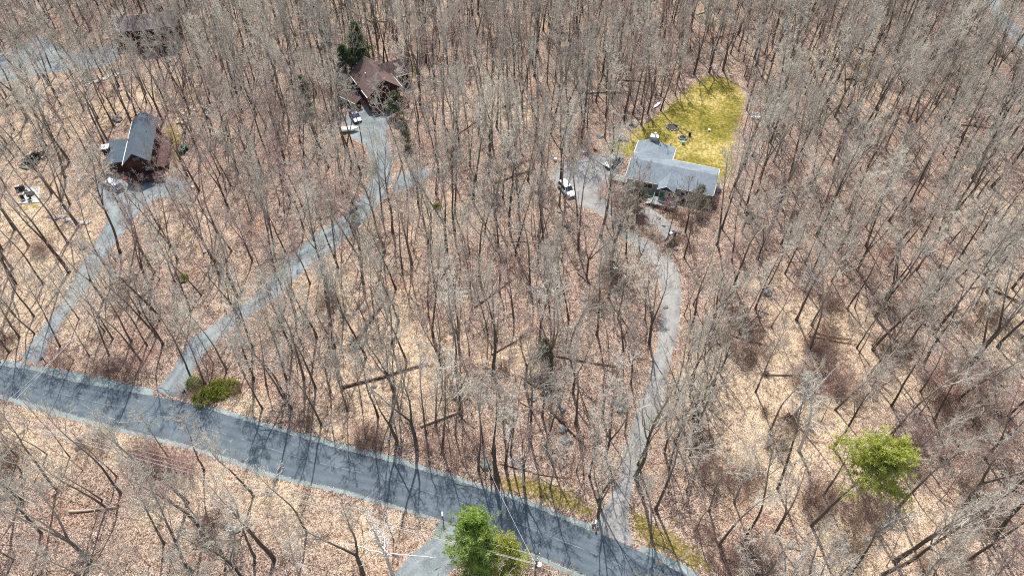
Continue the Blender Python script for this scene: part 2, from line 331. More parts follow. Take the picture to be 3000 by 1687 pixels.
PALE = [(150, 350, 13, .8), (60, 300, 9, .6), (80, 640, 12, .8), (150, 720, 10, .7), (100, 800, 12, .8), (50, 930, 12, .8), (230, 640, 8, .5), (250, 590, 6, .5),
 (1420, 260, 9, .7), (1440, 300, 9, .7), (1130, 960, 9, .8), (1160, 1060, 10, .9), (1060, 900, 8, .7), (1270, 640, 7, .6), (1000, 860, 8, .7), (1060, 1130, 7, .8), (1000, 1240, 4, .7),
 (1490, 1030, 6, .6), (1200, 20, 12, .6), (1080, 30, 9, .7), (2290, 1230, 12, 1.2), (2230, 1300, 9, 1.1), (2330, 1050, 8, .9), (2440, 960, 8, .9), (2170, 1180, 9, .9), (2320, 1400, 7, .9), (2250, 830, 4, .9), (2290, 900, 4, .9),
 (2480, 1620, 8, .9), (2700, 1560, 7, .8), (2800, 1600, 6, .8), (2550, 1060, 6, .8), (2590, 1130, 5, .8), (2960, 960, 9, .8), (2990, 620, 8, .7), (2450, 160, 10, .7), (2520, 260, 9, .7), (2960, 830, 6, .8),
 (120, 1200, 4, .6), (200, 1300, 5, .6), (350, 1290, 5, .9), (800, 1450, 5, .9), (860, 1500, 5, .6), (640, 1400, 4, .7), (480, 1480, 5, .5), (60, 1290, 5, .7), (720, 1190, 3, .9), (560, 640, 7, .6), (580, 720, 7, .5), (640, 850, 6, .4), (1700, 560, 5, .3), (1290, 1560, 4, .4), (1080, 1560, 6, .5),
 (430, 280, 8, .6), (700, 60, 12, .4), (780, 130, 6, .6), (330, 330, 8, .6), (40, 480, 7, .5), (1500, 360, 6, .5), (1560, 60, 10, .4), (2050, 40, 9, .4)]
pale = np.zeros(XX.shape)-.22
for px, py, r, a in PALE:
    cx, cy = at(px, py); pale = np.maximum(pale, -.12+(a+.25)*np.exp(-((XX-cx)**2+(YY-cy)**2)/(r*r)))
moss = np.zeros(XX.shape)
for px, py, r, a in [(500, 430, 5, .55), (560, 270, 6, .5), (90, 600, 5, .5), (150, 660, 7, .42), (230, 740, 5, .4), (130, 545, 4, .5), (1600, 1440, 4, .5), (1950, 1560, 5, .5), (1900, 1350, 4, .4), (2120, 1640, 4, .3), (2540, 230, 5, .45),
                     (1180, 130, 6, .45), (1210, 215, 3, .6), (1770, 450, 4, .5), (2160, 420, 5, .5), (200, 1080, 3, .2), (330, 1110, 3, .5), (560, 1130, 3, .3), (680, 1180, 3, .45), (1500, 1400, 4, .45), (370, 1520, 4, .3)]:
    cx, cy = at(px, py); moss = np.maximum(moss, a*np.exp(-((XX-cx)**2+(YY-cy)**2)/(r*r)))
ny, nx = XX.shape
ii, jj = np.meshgrid(np.arange(nx-1), np.arange(ny-1)); q = (jj*nx+ii).ravel()
V = np.stack([XX.ravel(), YY.ravel(), HH.ravel()], 1); FQ = np.stack([q, q+1, q+nx+1, q+nx], 1)
outer = np.array([[-2500, -2500, 0], [2500, -2500, 0], [2500, 2500, 0], [-2500, 2500, 0]], float)
n0 = len(V); V = np.vstack([V, outer]); c00, c10, c11, c01 = 0, nx-1, nx*ny-1, nx*(ny-1)
FQ = np.vstack([FQ, [[n0, n0+1, c10, c00], [n0+1, n0+2, c11, c10], [n0+2, n0+3, c01, c11], [n0+3, n0, c00, c01]]])
gm = mesh_np('ground', V, [FQ], {'pale': np.r_[pale.ravel(), 0, 0, 0, 0], 'moss': np.r_[moss.ravel(), 0, 0, 0, 0]}, True)
tag(link('ground', gm, M['litter']), 'woodland floor of fallen leaves', None, kind='structure')

def sheet(name, poly, z, mat, label, kind='structure', pad=.8, g=.4, tracks=None):
    xs = [p[0] for p in poly]; ys = [p[1] for p in poly]
    a = np.arange(max(min(xs)-pad-g, GX0+2), min(max(xs)+pad+g, GX1-2), g); b = np.arange(max(min(ys)-pad-g, GY0+2), min(max(ys)+pad+g, GY1-2), g)
    X, Y = np.meshgrid(a, b); D = sdist(poly, X, Y); keep = D > -pad
    cell = keep[:-1, :-1] & keep[1:, :-1] & keep[:-1, 1:] & keep[1:, 1:]
    jj, ii = np.nonzero(cell); nn = len(a); idx = np.stack([jj*nn+ii, jj*nn+ii+1, (jj+1)*nn+ii+1, (jj+1)*nn+ii], 1)
    u, inv = np.unique(idx, return_inverse=True); idx = inv.reshape(idx.shape)
    x = X.ravel()[u]; y = Y.ravel()[u]; d = D.ravel()[u]
    e = np.clip((d+pad)/(2*pad), 0, 1)
    at_ = {'edge': e}
    if tracks: at_['track'] = np.clip(1-np.abs(d-tracks)/.45, 0, 1)
    me = mesh_np(name, np.stack([x, y, np.full(len(x), z)], 1), [idx], at_, True)
    o = link(name, me, mat); return tag(o, label, None if kind else 'lawn', kind=kind)
sheet('road_shoulder', ROADP, .016, M['shoulder'], 'pale gravel shoulder along both sides of the road', pad=.35)
sheet('driveway', DA, .020, M['drive'], 'blue grey driveway up to the house with the dark blue roof', tracks=1.0)
sheet('driveway', DB, .024, M['drive'], 'long grey driveway up to the brown house', tracks=1.0)
sheet('parking_pad', DB2, .020, M['drive'], 'small grey parking pad beside the middle driveway')
sheet('driveway', DC, .024, M['drive2'], 'curving worn driveway up to the grey roofed house', tracks=1.1)
sheet('driveway', DD, .024, M['drive'], 'pale driveway leaving the road on its near side', tracks=1.2)
sheet('far_road', FARL, .016, M['drive'], 'grey road among the trees behind the houses')
sheet('far_road', FARR, .016, M['drive'], 'grey road in the far corner of the woods')
sheet('path', WALK, .020, M['drive2'], 'pale walk in front of the grey roofed house', pad=.4)
for p_, t_ in ((LAWN, 'mossy yellow green lawn behind the grey roofed house'), (LAWN2, 'mossy grass beside the dark blue roofed house'), (LAWN3, 'small mossy grass strip beside the brown house'),
               (VER1, 'mossy verge above the road'), (VER2, 'mossy verge below the curving driveway')):
    sheet('lawn', p_, .012, M['lawn' if p_ is LAWN else 'verge'], t_, pad=3.2 if p_ is LAWN else 1.6)
def ribbon(name, A, B, z, mat, label):
    def res(Pl, n):
        Pl = np.array(Pl); s = np.r_[0, np.cumsum(np.hypot(*np.diff(Pl, axis=0).T))]; t = np.linspace(0, s[-1], n)
        return np.stack([np.interp(t, s, Pl[:, 0]), np.interp(t, s, Pl[:, 1])], 1)
    n, k = 160, 10; a, b = res(A, n), res(B, n)
    V = np.concatenate([np.c_[a+(b-a)*(j/k), np.full(n, z)] for j in range(k+1)])
    i = np.arange(n-1); Fq = np.concatenate([np.stack([j*n+i, j*n+i+1, (j+1)*n+i+1, (j+1)*n+i], 1) for j in range(k)])
    e = np.ones(len(V)); e[:n] = .42; e[-n:] = .42; tk = np.zeros(len(V))
    for j, q in ((1, -.7), (2, .45), (4, .4), (6, .4), (8, .45)): tk[j*n:(j+1)*n] = q
    tag(link(name, mesh_np(name, V, [Fq], {'edge': e, 'track': tk}), mat), label, None, kind='structure'); return a, b
ra, rb = ribbon('road', UP, LO, .040, M['asphalt'], 'dark asphalt road with long tree shadows')
mid = ra*.52+rb*.48
mb = MB()
rng = random.Random(5)
for i in range(4, len(mid)-2):
    if rng.random() < .25: continue
    a, b = mid[i], mid[i+1]; d = b-a; nn_ = np.array([-d[1], d[0]])/np.hypot(*d)*.035
    mb.poly([(a[0]-nn_[0], a[1]-nn_[1], .045), (b[0]-nn_[0], b[1]-nn_[1], .045), (b[0]+nn_[0], b[1]+nn_[1], .045), (a[0]+nn_[0], a[1]+nn_[1], .045)], [(0, 1, 2, 3)])
tag(mb.build('road_centre_line', M['paint_line']), 'faint pale line along the middle of the road', None, kind='structure')

# ------------------------------------------------------------------ tree generator
class Tubes:
    def __init__(s): s.V = []; s.F = []; s.T = []; s.n = 0; s.B = []; s.nb = 0
    def add(s, pts, rad, k):
        pts = np.asarray(pts); rad = np.asarray(rad); m = len(pts)
        d = np.gradient(pts, axis=0); d /= np.linalg.norm(d, axis=1)[:, None]+1e-9
        ref = np.array([0.31, .95, .05]) if abs(d[0][1]) < .8 else np.array([1., 0, .1])
        u = np.cross(d, ref); u /= np.linalg.norm(u, axis=1)[:, None]+1e-9; v = np.cross(d, u)
        an = np.arange(k)*2*math.pi/k
        ring = pts[:, None]+rad[:, None, None]*(np.cos(an)[None, :, None]*u[:, None]+np.sin(an)[None, :, None]*v[:, None])
        s.V.append(ring.reshape(-1, 3)); i, j = np.meshgrid(np.arange(m-1), np.arange(k), indexing='ij'); i = i.ravel(); j = j.ravel(); j2 = (j+1) % k
        s.F.append(s.n+np.stack([i*k+j, i*k+j2, (i+1)*k+j2, (i+1)*k+j], 1))
        s.T.append(np.repeat(np.clip(1-(rad-.02)/.13, 0, 1), k)); s.n += m*k
    def mesh(s, name, mat, smooth=False):
        me = mesh_np(name, np.concatenate(s.V), [np.concatenate(s.F)], {'thin': np.concatenate(s.T)}, smooth); me.materials.append(mat); return me
def unit(v): return v/(np.linalg.norm(v)+1e-9)
def path(rg, p, d, L, n, wander, up):
    pts = [p]; d = unit(d)
    for i in range(n):
        d = unit(d+rg.normal(0, wander, 3)+np.array([0, 0, up])); pts.append(pts[-1]+d*L/n)
    return np.array(pts)
def child_dir(rg, d, ang):
    a = rg.uniform(0, 2*math.pi); ref = np.array([0, 0, 1.]) if abs(d[2]) < .9 else np.array([1., 0, 0])
    u = unit(np.cross(d, ref)); v = np.cross(d, u)
    return unit(d*math.cos(ang)+(u*math.cos(a)+v*math.sin(a))*math.sin(ang))
def grow(rg, tubes, ends, p, d, L, r, lev, spec):
    sp = spec[lev]; n = sp['seg']
    pts = path(rg, p, d, L, n, sp['wan'], sp['up']); t = np.linspace(0, 1, n+1)
    rad = r*(1-t*sp['tap']); rad = np.maximum(rad, sp.get('rmin', .008))
    if lev == 0: rad[0] *= 1.35
    tubes[0 if lev <= spec['woodlev'] else 1].add(pts, rad, sp['k'])
    if lev == spec['last']: ends.append(pts[-1]); return
    nc = sp['kids']; nc = max(1, int(round(nc*rg.uniform(.8, 1.2))))
    for i in range(nc):
        s_ = sp['from']+(1-sp['from'])*((i+rg.uniform(.1, .9))/nc); s_ = min(s_, .985)
        x = s_*n; a = int(x); f = x-a; q = pts[a]*(1-f)+pts[a+1]*f; dd = unit(pts[a+1]-pts[a]); rr = (rad[a]*(1-f)+rad[a+1]*f)
        cl = L*sp['cl']*(1-.55*(s_-sp['from'])/(1-sp['from']))*rg.uniform(.65, 1.25)
        if lev == 0: cl = max(cl, 1.6)
        grow(rg, tubes, ends, q, child_dir(rg, dd, R(rg.uniform(*sp['ang']))), cl, min(rr*.72, cl*sp['cr']), lev+1, spec)
def tree_spec(h, frm=.42, kids=13, spread=.34, ang=(26, 54), fine=1.0, tw=.013):
    return {'woodlev': 1, 'last': 4,
      0: dict(seg=15, wan=.042, up=.03, tap=.86, k=7, kids=kids, cl=spread, ang=ang, cr=.022, **{'from': frm}),
      1: dict(seg=8, wan=.16, up=.15, tap=.82, k=4, kids=6*fine, cl=.44, ang=(25, 52), cr=.019, rmin=.026, **{'from': .22}),
      2: dict(seg=5, wan=.22, up=.08, tap=.75, k=3, kids=5*fine, cl=.50, ang=(25, 55), cr=.0145, rmin=.016, **{'from': .15}),
      3: dict(seg=3, wan=.26, up=.05, tap=.6, k=3, kids=4*fine, cl=.58, ang=(25, 55), cr=.012, rmin=tw*.9, **{'from': .1}),
      4: dict(seg=2, wan=.25, up=.03, tap=.4, k=3, rmin=tw*.6)}
def buds(rg, ends, size, per=1):
    E_ = np.repeat(np.array(ends), per, 0); E_ = E_+rg.normal(0, .12 if per > 1 else .01, E_.shape); m = len(E_)
    A = E_[:, None]+rg.normal(0, size, (m, 3, 3)); return A.reshape(-1, 3), np.arange(m*3).reshape(-1, 3)
def blades(rg, centres, rad, per, ln, wd, up=.35):
    """needle tufts or leaves: small narrow triangles thrown out from each centre"""
    c = np.repeat(np.asarray(centres), per, 0); m = len(c)
    d = rg.normal(0, 1, (m, 3)); d[:, 2] += up; d /= np.linalg.norm(d, axis=1)[:, None]
    s_ = np.cross(d, rg.normal(0, 1, (m, 3))); s_ /= np.linalg.norm(s_, axis=1)[:, None]
    c = c+d*rad*rg.uniform(0, 1, (m, 1)); L_ = ln*rg.uniform(.6, 1.3, (m, 1))
    A = np.stack([c-s_*wd, c+s_*wd, c+d*L_], 1); return A.reshape(-1, 3), np.arange(m*3).reshape(-1, 3)
def tree_mesh(seed, h, r, mats, frm=.42, kids=13, spread=.34, ang=(26, 54), fine=1.0, fork=0, red=False, tw=.013):
    rg = np.random.default_rng(seed); tb = [Tubes(), Tubes()]; ends = []; sp = tree_spec(h, frm, kids, spread, ang, fine, tw)
    if fork:
        fh = h*rg.uniform(.12, .3)
        base = path(rg, np.zeros(3), np.array([0, 0, 1.]), fh, 4, .04, .03); tb[0].add(base, r*np.linspace(1.35, .95, 5), 7)
        a0 = rg.uniform(0, 6.28)
        for i in range(fork):
            a = a0+i*6.28/fork; d = np.array([math.cos(a)*.26, math.sin(a)*.26, 1.]); s2 = dict(sp); s2[0] = dict(sp[0]); s2[0]['kids'] = max(6, int(kids*.62)); s2[0]['from'] = .35; s2[0]['up'] = .06
            grow(rg, tb, ends, base[-1]-np.array([0, 0, .1]), d, (h-fh)*rg.uniform(.85, 1.05), r*.72, 0, s2)
    else: grow(rg, tb, ends, np.array([0, 0, -.1]), np.array([0, 0, 1.]), h, r, 0, sp)
    tr = tb[0].mesh('trunk', mats[0], True)
    cr = tb[1]
    V_ = np.concatenate(cr.V); Fq = np.concatenate(cr.F); T_ = np.concatenate(cr.T)
    if red:
        bv, bf = buds(rg, ends, .032, 1)
        me = mesh_np('crown', np.vstack([V_, bv]), [Fq, bf+len(V_)], {'thin': np.r_[T_, np.ones(len(bv))]})
        me.materials.append(mats[0]); me.materials.append(M['bud']); mi = np.zeros(len(Fq)+len(bf), np.int32); mi[len(Fq):] = 1; me.polygons.foreach_set('material_index', mi)
    else:
        me = mesh_np('crown', V_, [Fq], {'thin': T_}); me.materials.append(mats[0])
    return tr, me
def join_mesh(name, meshes):
    """one mesh from several (for the distant mass of the woods)"""
    bm = bmesh.new(); mats = []; off = 0
    Vs, Fs, Ts, Ms = [], [[], []], [], [[], []]; n = 0
    for me in meshes:
        k = len(me.vertices); v = np.empty(k*3, np.float32); me.vertices.foreach_get('co', v); Vs.append(v.reshape(-1, 3))
        t = np.empty(k, np.float32); me.attributes['thin'].data.foreach_get('value', t); Ts.append(t)
        lt = np.empty(len(me.polygons), np.int32); me.polygons.foreach_get('loop_total', lt); lv = np.empty(len(me.loops), np.int32); me.loops.foreach_get('vertex_index', lv)
        mi = np.empty(len(me.polygons), np.int32); me.polygons.foreach_get('material_index', mi); st = np.r_[0, np.cumsum(lt)[:-1]]
        base = len(mats); mats += list(me.materials)
        for c, kk in ((0, 4), (1, 3)):
            s_ = st[lt == kk]
            if len(s_): Fs[c].append(lv[s_[:, None]+np.arange(kk)]+n); Ms[c].append(mi[lt == kk]+base)
        n += k
    bm.free(); FF = [np.concatenate(f) for f in Fs if f]; mm = np.concatenate([np.concatenate(x) for x in Ms if x])
    me = mesh_np(name, np.concatenate(Vs), FF, {'thin': np.concatenate(Ts)})
    for m_ in mats: me.materials.append(m_)
    me.polygons.foreach_set('material_index', mm.astype(np.int32)); return me

B1, B2, B3 = M['bark'], M['barkred'], M['sapbark']
# (trunk, crown, look)
TV = []
for sd_, h, r, kw, look in [
  (1, 20, 0.206, dict(frm=.45), 'tall straight grey'), (2, 22, 0.232, dict(frm=.52, kids=12), 'tall straight grey'), (3, 18, 0.172, dict(frm=.5, kids=11, spread=.30), 'slim grey'),
  (4, 21, 0.241, dict(fork=2, kids=13), 'forked grey'), (5, 19, 0.206, dict(fork=3, kids=12), 'three-stemmed grey'), (6, 17, 0.189, dict(frm=.32, kids=14, spread=.36, ang=(35, 65)), 'broad-crowned grey'),
  (7, 20, 0.189, dict(frm=.58, kids=10, spread=.28), 'slim grey'), (8, 23, 0.267, dict(frm=.4, kids=15, spread=.36), 'stout tall grey'), (9, 16, 0.146, dict(frm=.45, kids=10, spread=.28), 'slim grey'),
  (10, 18, 0.181, dict(fork=2, kids=12, red=True), 'red-budded'), (11, 16, 0.155, dict(frm=.35, kids=13, spread=.34, red=True), 'red-budded')]:
    red = kw.get('red'); TV.append((*tree_mesh(sd_, h, r, (B2 if red else B1,), **kw), look, h))
SV = []
def sapling_mesh(seed, h, r, red=False, kids=9):
    rg = np.random.default_rng(seed+100); tb = [Tubes(), Tubes()]; ends = []
    sp = {'woodlev': 9, 'last': 3, 0: dict(seg=7, wan=.07, up=.05, tap=.8, k=4, kids=kids, cl=.36, ang=(25, 55), cr=.012, **{'from': .3}),
      1: dict(seg=4, wan=.14, up=.08, tap=.7, k=3, kids=5, cl=.45, ang=(25, 55), cr=.011, rmin=.011, **{'from': .15}),
      2: dict(seg=3, wan=.18, up=.05, tap=.6, k=3, kids=4, cl=.5, ang=(25, 55), cr=.01, rmin=.009, **{'from': .1}), 3: dict(seg=2, wan=.2, up=.03, tap=.4, k=3, rmin=.008)}
    grow(rg, tb, ends, np.array([0, 0, -.1]), np.array([0, 0, 1.]), h, r, 0, sp)
    t = tb[0]; V_ = np.concatenate(t.V); Fq = np.concatenate(t.F); T_ = np.concatenate(t.T)
    if red:
        bv, bf = buds(rg, ends, .03, 1); me = mesh_np('sapling', np.vstack([V_, bv]), [Fq, bf+len(V_)], {'thin': np.r_[T_, np.ones(len(bv))]})
        me.materials.append(B3); me.materials.append(M['bud']); mi = np.zeros(len(Fq)+len(bf), np.int32); mi[len(Fq):] = 1; me.polygons.foreach_set('material_index', mi)
    else: me = mesh_np('sapling', V_, [Fq], {'thin': T_}); me.materials.append(B3)
    return me
for i, (h, r, red, look) in enumerate([(7, .055, 0, 'thin bare'), (9, .075, 0, 'tall thin bare'), (5, .04, 1, 'red-budded'), (10, .09, 0, 'tall thin bare'), (6, .05, 1, 'red-budded'), (4, .035, 0, 'small bare'), (12, .1, 0, 'tall thin bare')]):
    SV.append((sapling_mesh(i, h, r, red), look, h))
def shrub_mesh(seed, w_, h, stems):
    rg = np.random.default_rng(seed+300); tb = Tubes()
    for i in range(stems):
        a = rg.uniform(0, 6.28); rr = w_*.35*math.sqrt(rg.uniform()); p = np.array([math.cos(a)*rr, math.sin(a)*rr, -.05])
        d = np.array([math.cos(a)*.55*rg.uniform(.2, 1.3), math.sin(a)*.55*rg.uniform(.2, 1.3), 1.]); pts = path(rg, p, d, h*rg.uniform(.6, 1.15), 4, .14, .02); tb.add(pts, np.linspace(.014, .006, 5), 3)
        for j in range(7):
            q = pts[rg.integers(1, 5)]; s2 = path(rg, q, child_dir(rg, unit(d), R(rg.uniform(25, 60))), h*rg.uniform(.2, .45), 2, .2, .05); tb.add(s2, [.008, .006, .005], 3)
            for k in range(2):
                s3 = path(rg, s2[1], child_dir(rg, unit(s2[1]-s2[0]), R(40)), h*rg.uniform(.12, .25), 1, .2, .05); tb.add(s3, [.006, .004], 3)
    return tb.mesh('shrub', M['brush'])
BV = [shrub_mesh(1, 3.2, 2.0, 70), shrub_mesh(2, 2.2, 1.4, 45), shrub_mesh(3, 4.6, 2.3, 95)]

# ------------------------------------------------------------------ where trees stand
BASES = [(304,296),(445,317),(118,296),(364,315),(480,236),(379,290),(41,381),(269,406),(304,418),(137,462),(41,495),(540,220),(778,373),(708,327),
(468,668),(576,666),(671,614),(737,637),(352,740,1),(87,724),(621,757),(679,736),(402,699),(787,653),(588,860),(807,794),(990,784),(870,935),(977,1013),(559,912),(460,987),(414,1059),(704,939),(232,935),(928,989),(741,1018),
(991,786),(1066,836,1),(1126,786),(1177,782),(1206,774),(1308,732),(983,1016),(1157,1142),(1339,1105),(1455,997),(1505,927),(1612,935),(1552,832),(1575,778),(1592,736),(1430,981),(1678,1150),(1718,815),(1782,873),(1511,745),(1293,1101),(1190,1059),(1645,685),(1254,707),(1264,658),(1666,935),(1382,865),
(1156,1151),(1347,1199),(1163,1292),(1018,1204),(1220,1305),(1686,1239),(1589,1217),(1497,1331),(1602,1305),(1774,1336),(1831,1270),(1534,1415),(1862,1397,1),(1870,1360),(1611,1428),(1765,1217),(1752,1512),(1064,1683),
(167,1432),(295,1459),(743,1452),(941,1243),(804,1639,1),(664,1643),(352,1441),(563,1112),(308,1481),(747,1630),(120,1560),(480,1590),(40,1640),(560,1670),(900,1560),
(2361,843),(2314,681),(2336,933),(2378,950),(2485,899),(2511,1018),(2558,1023),(2028,954),(2152,835),(2878,681),(2818,1095,1),(2536,720),(2605,779),(2733,984),
(2109,1594),(2174,1590),(2271,1562),(2150,1473),(2276,1436),(2588,1683,1),(2628,1489),(2624,1643),(2835,1643),(2891,1339),(2737,1659),(2490,1680),(2446,1201),
(2118,207),(2240,161),(2180,226),(2033,219),(2066,116),(2445,275),(2248,373,1),(2262,372),(2265,480),(2513,398,1),(2567,422),(2476,385),(2658,418),(2596,431),(2849,571,1),(2865,576),(2489,513),(2215,576),(2282,600),(2766,522),(2505,203),(2965,153),
(1702,415,1),(1720,374),(1771,403),(1827,347),(1854,334),(1897,334),(1935,325),(1978,280),(1643,540),(1576,693),(1771,648),(1953,706),(2173,679),(2115,666),
(1455,369,1),(1517,302,1),(1403,273),(1401,398),(1088,50),(1442,431),(1066,447),(1364,344),(1488,311),(1275,257),(1575,166),(1426,203),(1194,563),(1327,530),(1666,120),(1579,596),(1641,538),(1848,203),(1828,360),(1774,344),(1633,170),(1310,174)]
rng = random.Random(11)
def blocked(x, y, pave=1.2, house=2.5, lawn=.3):
    X, Y = np.array([x]), np.array([y])
    for p in PAVED+[WALK]:
        if sdist(p, X, Y)[0] > -pave: return True
    if lawn is not None:
        for p in (LAWN, LAWN2, LAWN5):
            if sdist(p, X, Y)[0] > -lawn: return True
    hx = ((x-22)*.944+(y-106.05)*-.329, (x-22)*.329+(y-106.05)*.944)
    if -house < hx[0] < 17+house and -3-house < hx[1] < 13+house: return True
    for cx, cy, r_ in HOUSES[1:]:
        if math.hypot(x-cx, y-cy) < r_*.75+house-1: return True
    return False
def grid_near(pts, x, y, d):
    return any((x-a)**2+(y-b)**2 < d*d for a, b in pts)
class Hash:
    def __init__(s, c): s.c = c; s.g = {}
    def near(s, x, y, d):
        a, b = int(x//s.c), int(y//s.c)
        for i in (-1, 0, 1):
            for j in (-1, 0, 1):
                for q in s.g.get((a+i, b+j), ()):
                    if (q[0]-x)**2+(q[1]-y)**2 < d*d: return True
        return False
    def add(s, x, y): s.g.setdefault((int(x//s.c), int(y//s.c)), []).append((x, y))
def south_of_road(x, y):
    k = np.argmin((mid[:, 0]-x)**2); return y < mid[k, 1]
# areas where the photo shows few or no tall trees: (px, py, radius m, keep chance)
THIN = [(2250, 1260, 17, .05), (2170, 1100, 11, .25), (2400, 1020, 10, .3), (2350, 1500, 13, .1), (2560, 1420, 9, .2), (120, 640, 16, .12), (110, 830, 14, .15), (60, 960, 10, .1), (330, 1240, 9, 0), (150, 340, 10, .4),
        (1120, 960, 6, .25), (1170, 1090, 8, .25), (1430, 1230, 7, .5), (1650, 1270, 7, .4), (2130, 330, 9, .1), (1800, 600, 7, .3), (640, 1130, 5, .1), (560, 1180, 5, 0), (790, 1180, 6, .3), (900, 1440, 9, .05), (1150, 1480, 9, 0), (300, 1340, 7, .2), (1400, 1500, 10, 0), (2000, 1620, 8, 0), (80, 1220, 7, 0),
        (1560, 1600, 9, 0), (300, 520, 6, .2), (420, 600, 5, .2), (1080, 350, 6, .2), (1040, 450, 6, .3), (1720, 520, 6, .2), (2130, 1230, 8, .3)]
THINW = [(*at(a, b), r_, k) for a, b, r_, k in THIN]+[(-88, 153, 7, .12), (-72, 106, 6, .1), (-79, 104, 5, .15), (-26, 128, 6, .15), (-22, 138, 4, .2), (31, 97, 7, .2), (36, 97, 6, .3), (22, 100, 5, .3), (-84, 146, 8, .45), (-80, 138, 8, .5), (-70, 98, 6, .35), (-24, 121, 7, .35), (-21, 114, 6, .45), (28, 92, 7, .35), (33, 88, 7, .4), (19, 94, 6, .4), (-60, 104, 5, .4)]+[(*at(2440, 1600), 5, 0), (*at(2330, 1360), 4, 0), (*at(1400, 1700), 9, 0), (*at(1150, 1720), 6, 0), (*at(1040, 235), 5, .2), (*at(1800, 650), 6, .25), (*at(1900, 740), 5, .3), (-19, 137, 7, .1), (-16, 127, 6, .3), (-20, 130, 8, .06), (-18, 120, 7, .3), (*at(100, 472), 5, 0), (*at(110, 520), 5, .15), (*at(130, 560), 4, .3)]
def chance(x, y):
    c = 1.0
    for a, b, r_, k in THINW:
        if math.hypot(x-a, y-b) < r_: c = min(c, k)
    if south_of_road(x, y): c = min(c, .34)
    return c
canopy = []; HT = Hash(6)
for b in BASES:
    x, y = at(b[0], b[1])
    big = len(b) > 2
    v = (7 if rng.random() < .6 else 3) if big else rng.choice([0, 1, 2, 3, 4, 6, 6, 8, 2, 9, 8])
    canopy.append((x, y, v, rng.uniform(.95, 1.12) if big else rng.uniform(.78, 1.05), True)); HT.add(x, y)
for i in range(3, 150):
    if rng.random() < .42: continue
    a, b_ = ra[i], ra[i+1]; t_ = unit(np.append(b_-a, 0)); nrm = np.array([-t_[1], t_[0]]); nrm = nrm if nrm[1] > 0 else -nrm
    q = a+nrm*rng.uniform(2.2, 10)
    if blocked(q[0], q[1], .6) or HT.near(q[0], q[1], 1.9): continue
    canopy.append((q[0], q[1], rng.choice([2, 6, 8, 2, 6, 0]), rng.uniform(.72, 1.05), True)); HT.add(q[0], q[1])
for i in range(70):
    px, py = rng.uniform(1985, 2110), rng.uniform(840, 1390); q = at(px-(max(0, py-1100))*.35, py)
    if blocked(q[0], q[1], .7) or HT.near(q[0], q[1], 2.0): continue
    canopy.append((q[0], q[1], rng.choice([3, 4, 5, 2, 8]), rng.uniform(.62, .85), True)); HT.add(q[0], q[1])
def infield(x, y, m=14):
    yy = min(max(y, 31), 190); hw = 62.6+(yy-31.2)*(143.7-62.6)/(189.7-31.2)
    return abs(x) < hw+m and 14 < y < 222
n = 0
while n < 26000:
    n += 1
    x = rng.uniform(-168, 168); y = rng.uniform(16, 222)
    if not infield(x, y) or rng.random() > chance(x, y): continue
    far = min(1, max(0, (y-60)/100)); clump = .5+.5*noise.noise(Vector((x*.045, y*.045, 3)))
    dmin = 5.1-1.2*far-1.3*clump
    if HT.near(x, y, dmin) or blocked(x, y): continue
    redp = noise.noise(Vector((x*.03, y*.03, 9)))
    v = rng.choice([9, 10]) if redp > .12 and rng.random() < .5 else rng.choice([0, 1, 2, 2, 3, 4, 5, 6, 6, 7, 8, 8])
    canopy.append((x, y, v, rng.uniform(.72, 1.1), False)); HT.add(x, y)
sapl = []; HS = Hash(3)
n = 0
while n < 9000 and len(sapl) < 2600:
    n += 1
    x = rng.uniform(-168, 168); y = rng.uniform(16, 222)
    if not infield(x, y, 8) or blocked(x, y, .8, 1.5) or HS.near(x, y, 1.6): continue
    c = chance(x, y)
    if rng.random() > .35+.65*c: continue
    sapl.append((x, y, rng.choice([0, 1, 2, 3, 4, 5, 6]), rng.uniform(.7, 1.15))); HS.add(x, y)

# landmarks that labels point to
LM = [('green and white mailbox', at(1743, 1531)), ('white mailbox below the road', at(1299, 1522)), ('tall broken snag by the road', at(1455, 1407)), ('bright green pine by the road', at(1405, 1640)),
 ('tall green pine', at(2413, 1562)), ('twin white dead trunks', at(2340, 1320)), ('utility pole', at(1600, 1700)), ('round green shrubs by the road', at(620, 1150)), ('foot of the left driveway', at(100, 1060)),
 ('foot of the middle driveway', at(510, 1150)), ('silver blue car', at(335, 548)), ('concrete slab', at(85, 575)), ('black utility trailer', at(93, 472)), ('chimney of the blue roofed house', (-81, 113)),
 ('front of the brown house', (-27, 134)), ('dark car by the brown house', at(1043, 346)), ('dark spruce behind the brown house', at(1050, 205)), ('white car', at(1660, 560)), ('pale green pickup', at(1796, 480)), ('chimney of the grey roofed house', (28, 118)),
 ('porch of the grey roofed house', (29, 102)), ('far tip of the mossy lawn', at(2100, 225)), ('outer bend of the curving driveway', at(1997, 850)), ('fallen log with upturned roots', at(1045, 997)), ('long dark fallen log above the road', at(1130, 1100)),
 ('pale fallen log above the road', at(1290, 1228)), ('white bench beyond the lawn', at(2213, 345)), ('red brown house', (-89, 160)), ('bend of the middle driveway', at(1080, 630)), ('far road corner', at(2930, 60)), ('olive pine in the woods', at(1590, 1080)),
 ('stone row below the concrete slab', at(200, 640)), ('pale log below the road', at(268, 1488)), ('green ride-on mower', at(538, 443)), ('brush thicket in the pale clearing', at(2390, 1010)), ('parking pad', at(1200, 525)), ('junction of road and near driveway', at(1340, 1545)), ('yellow crowned tree beyond the lawn', at(2500, 300)), ('crossed logs right of the driveway', at(2200, 1000)), ('upper bend of the left driveway', at(306, 666))]
ORD = ['closest', 'second closest', 'third closest', 'fourth closest', 'fifth closest', 'sixth closest', 'seventh closest', 'eighth closest', 'ninth closest', 'tenth closest']
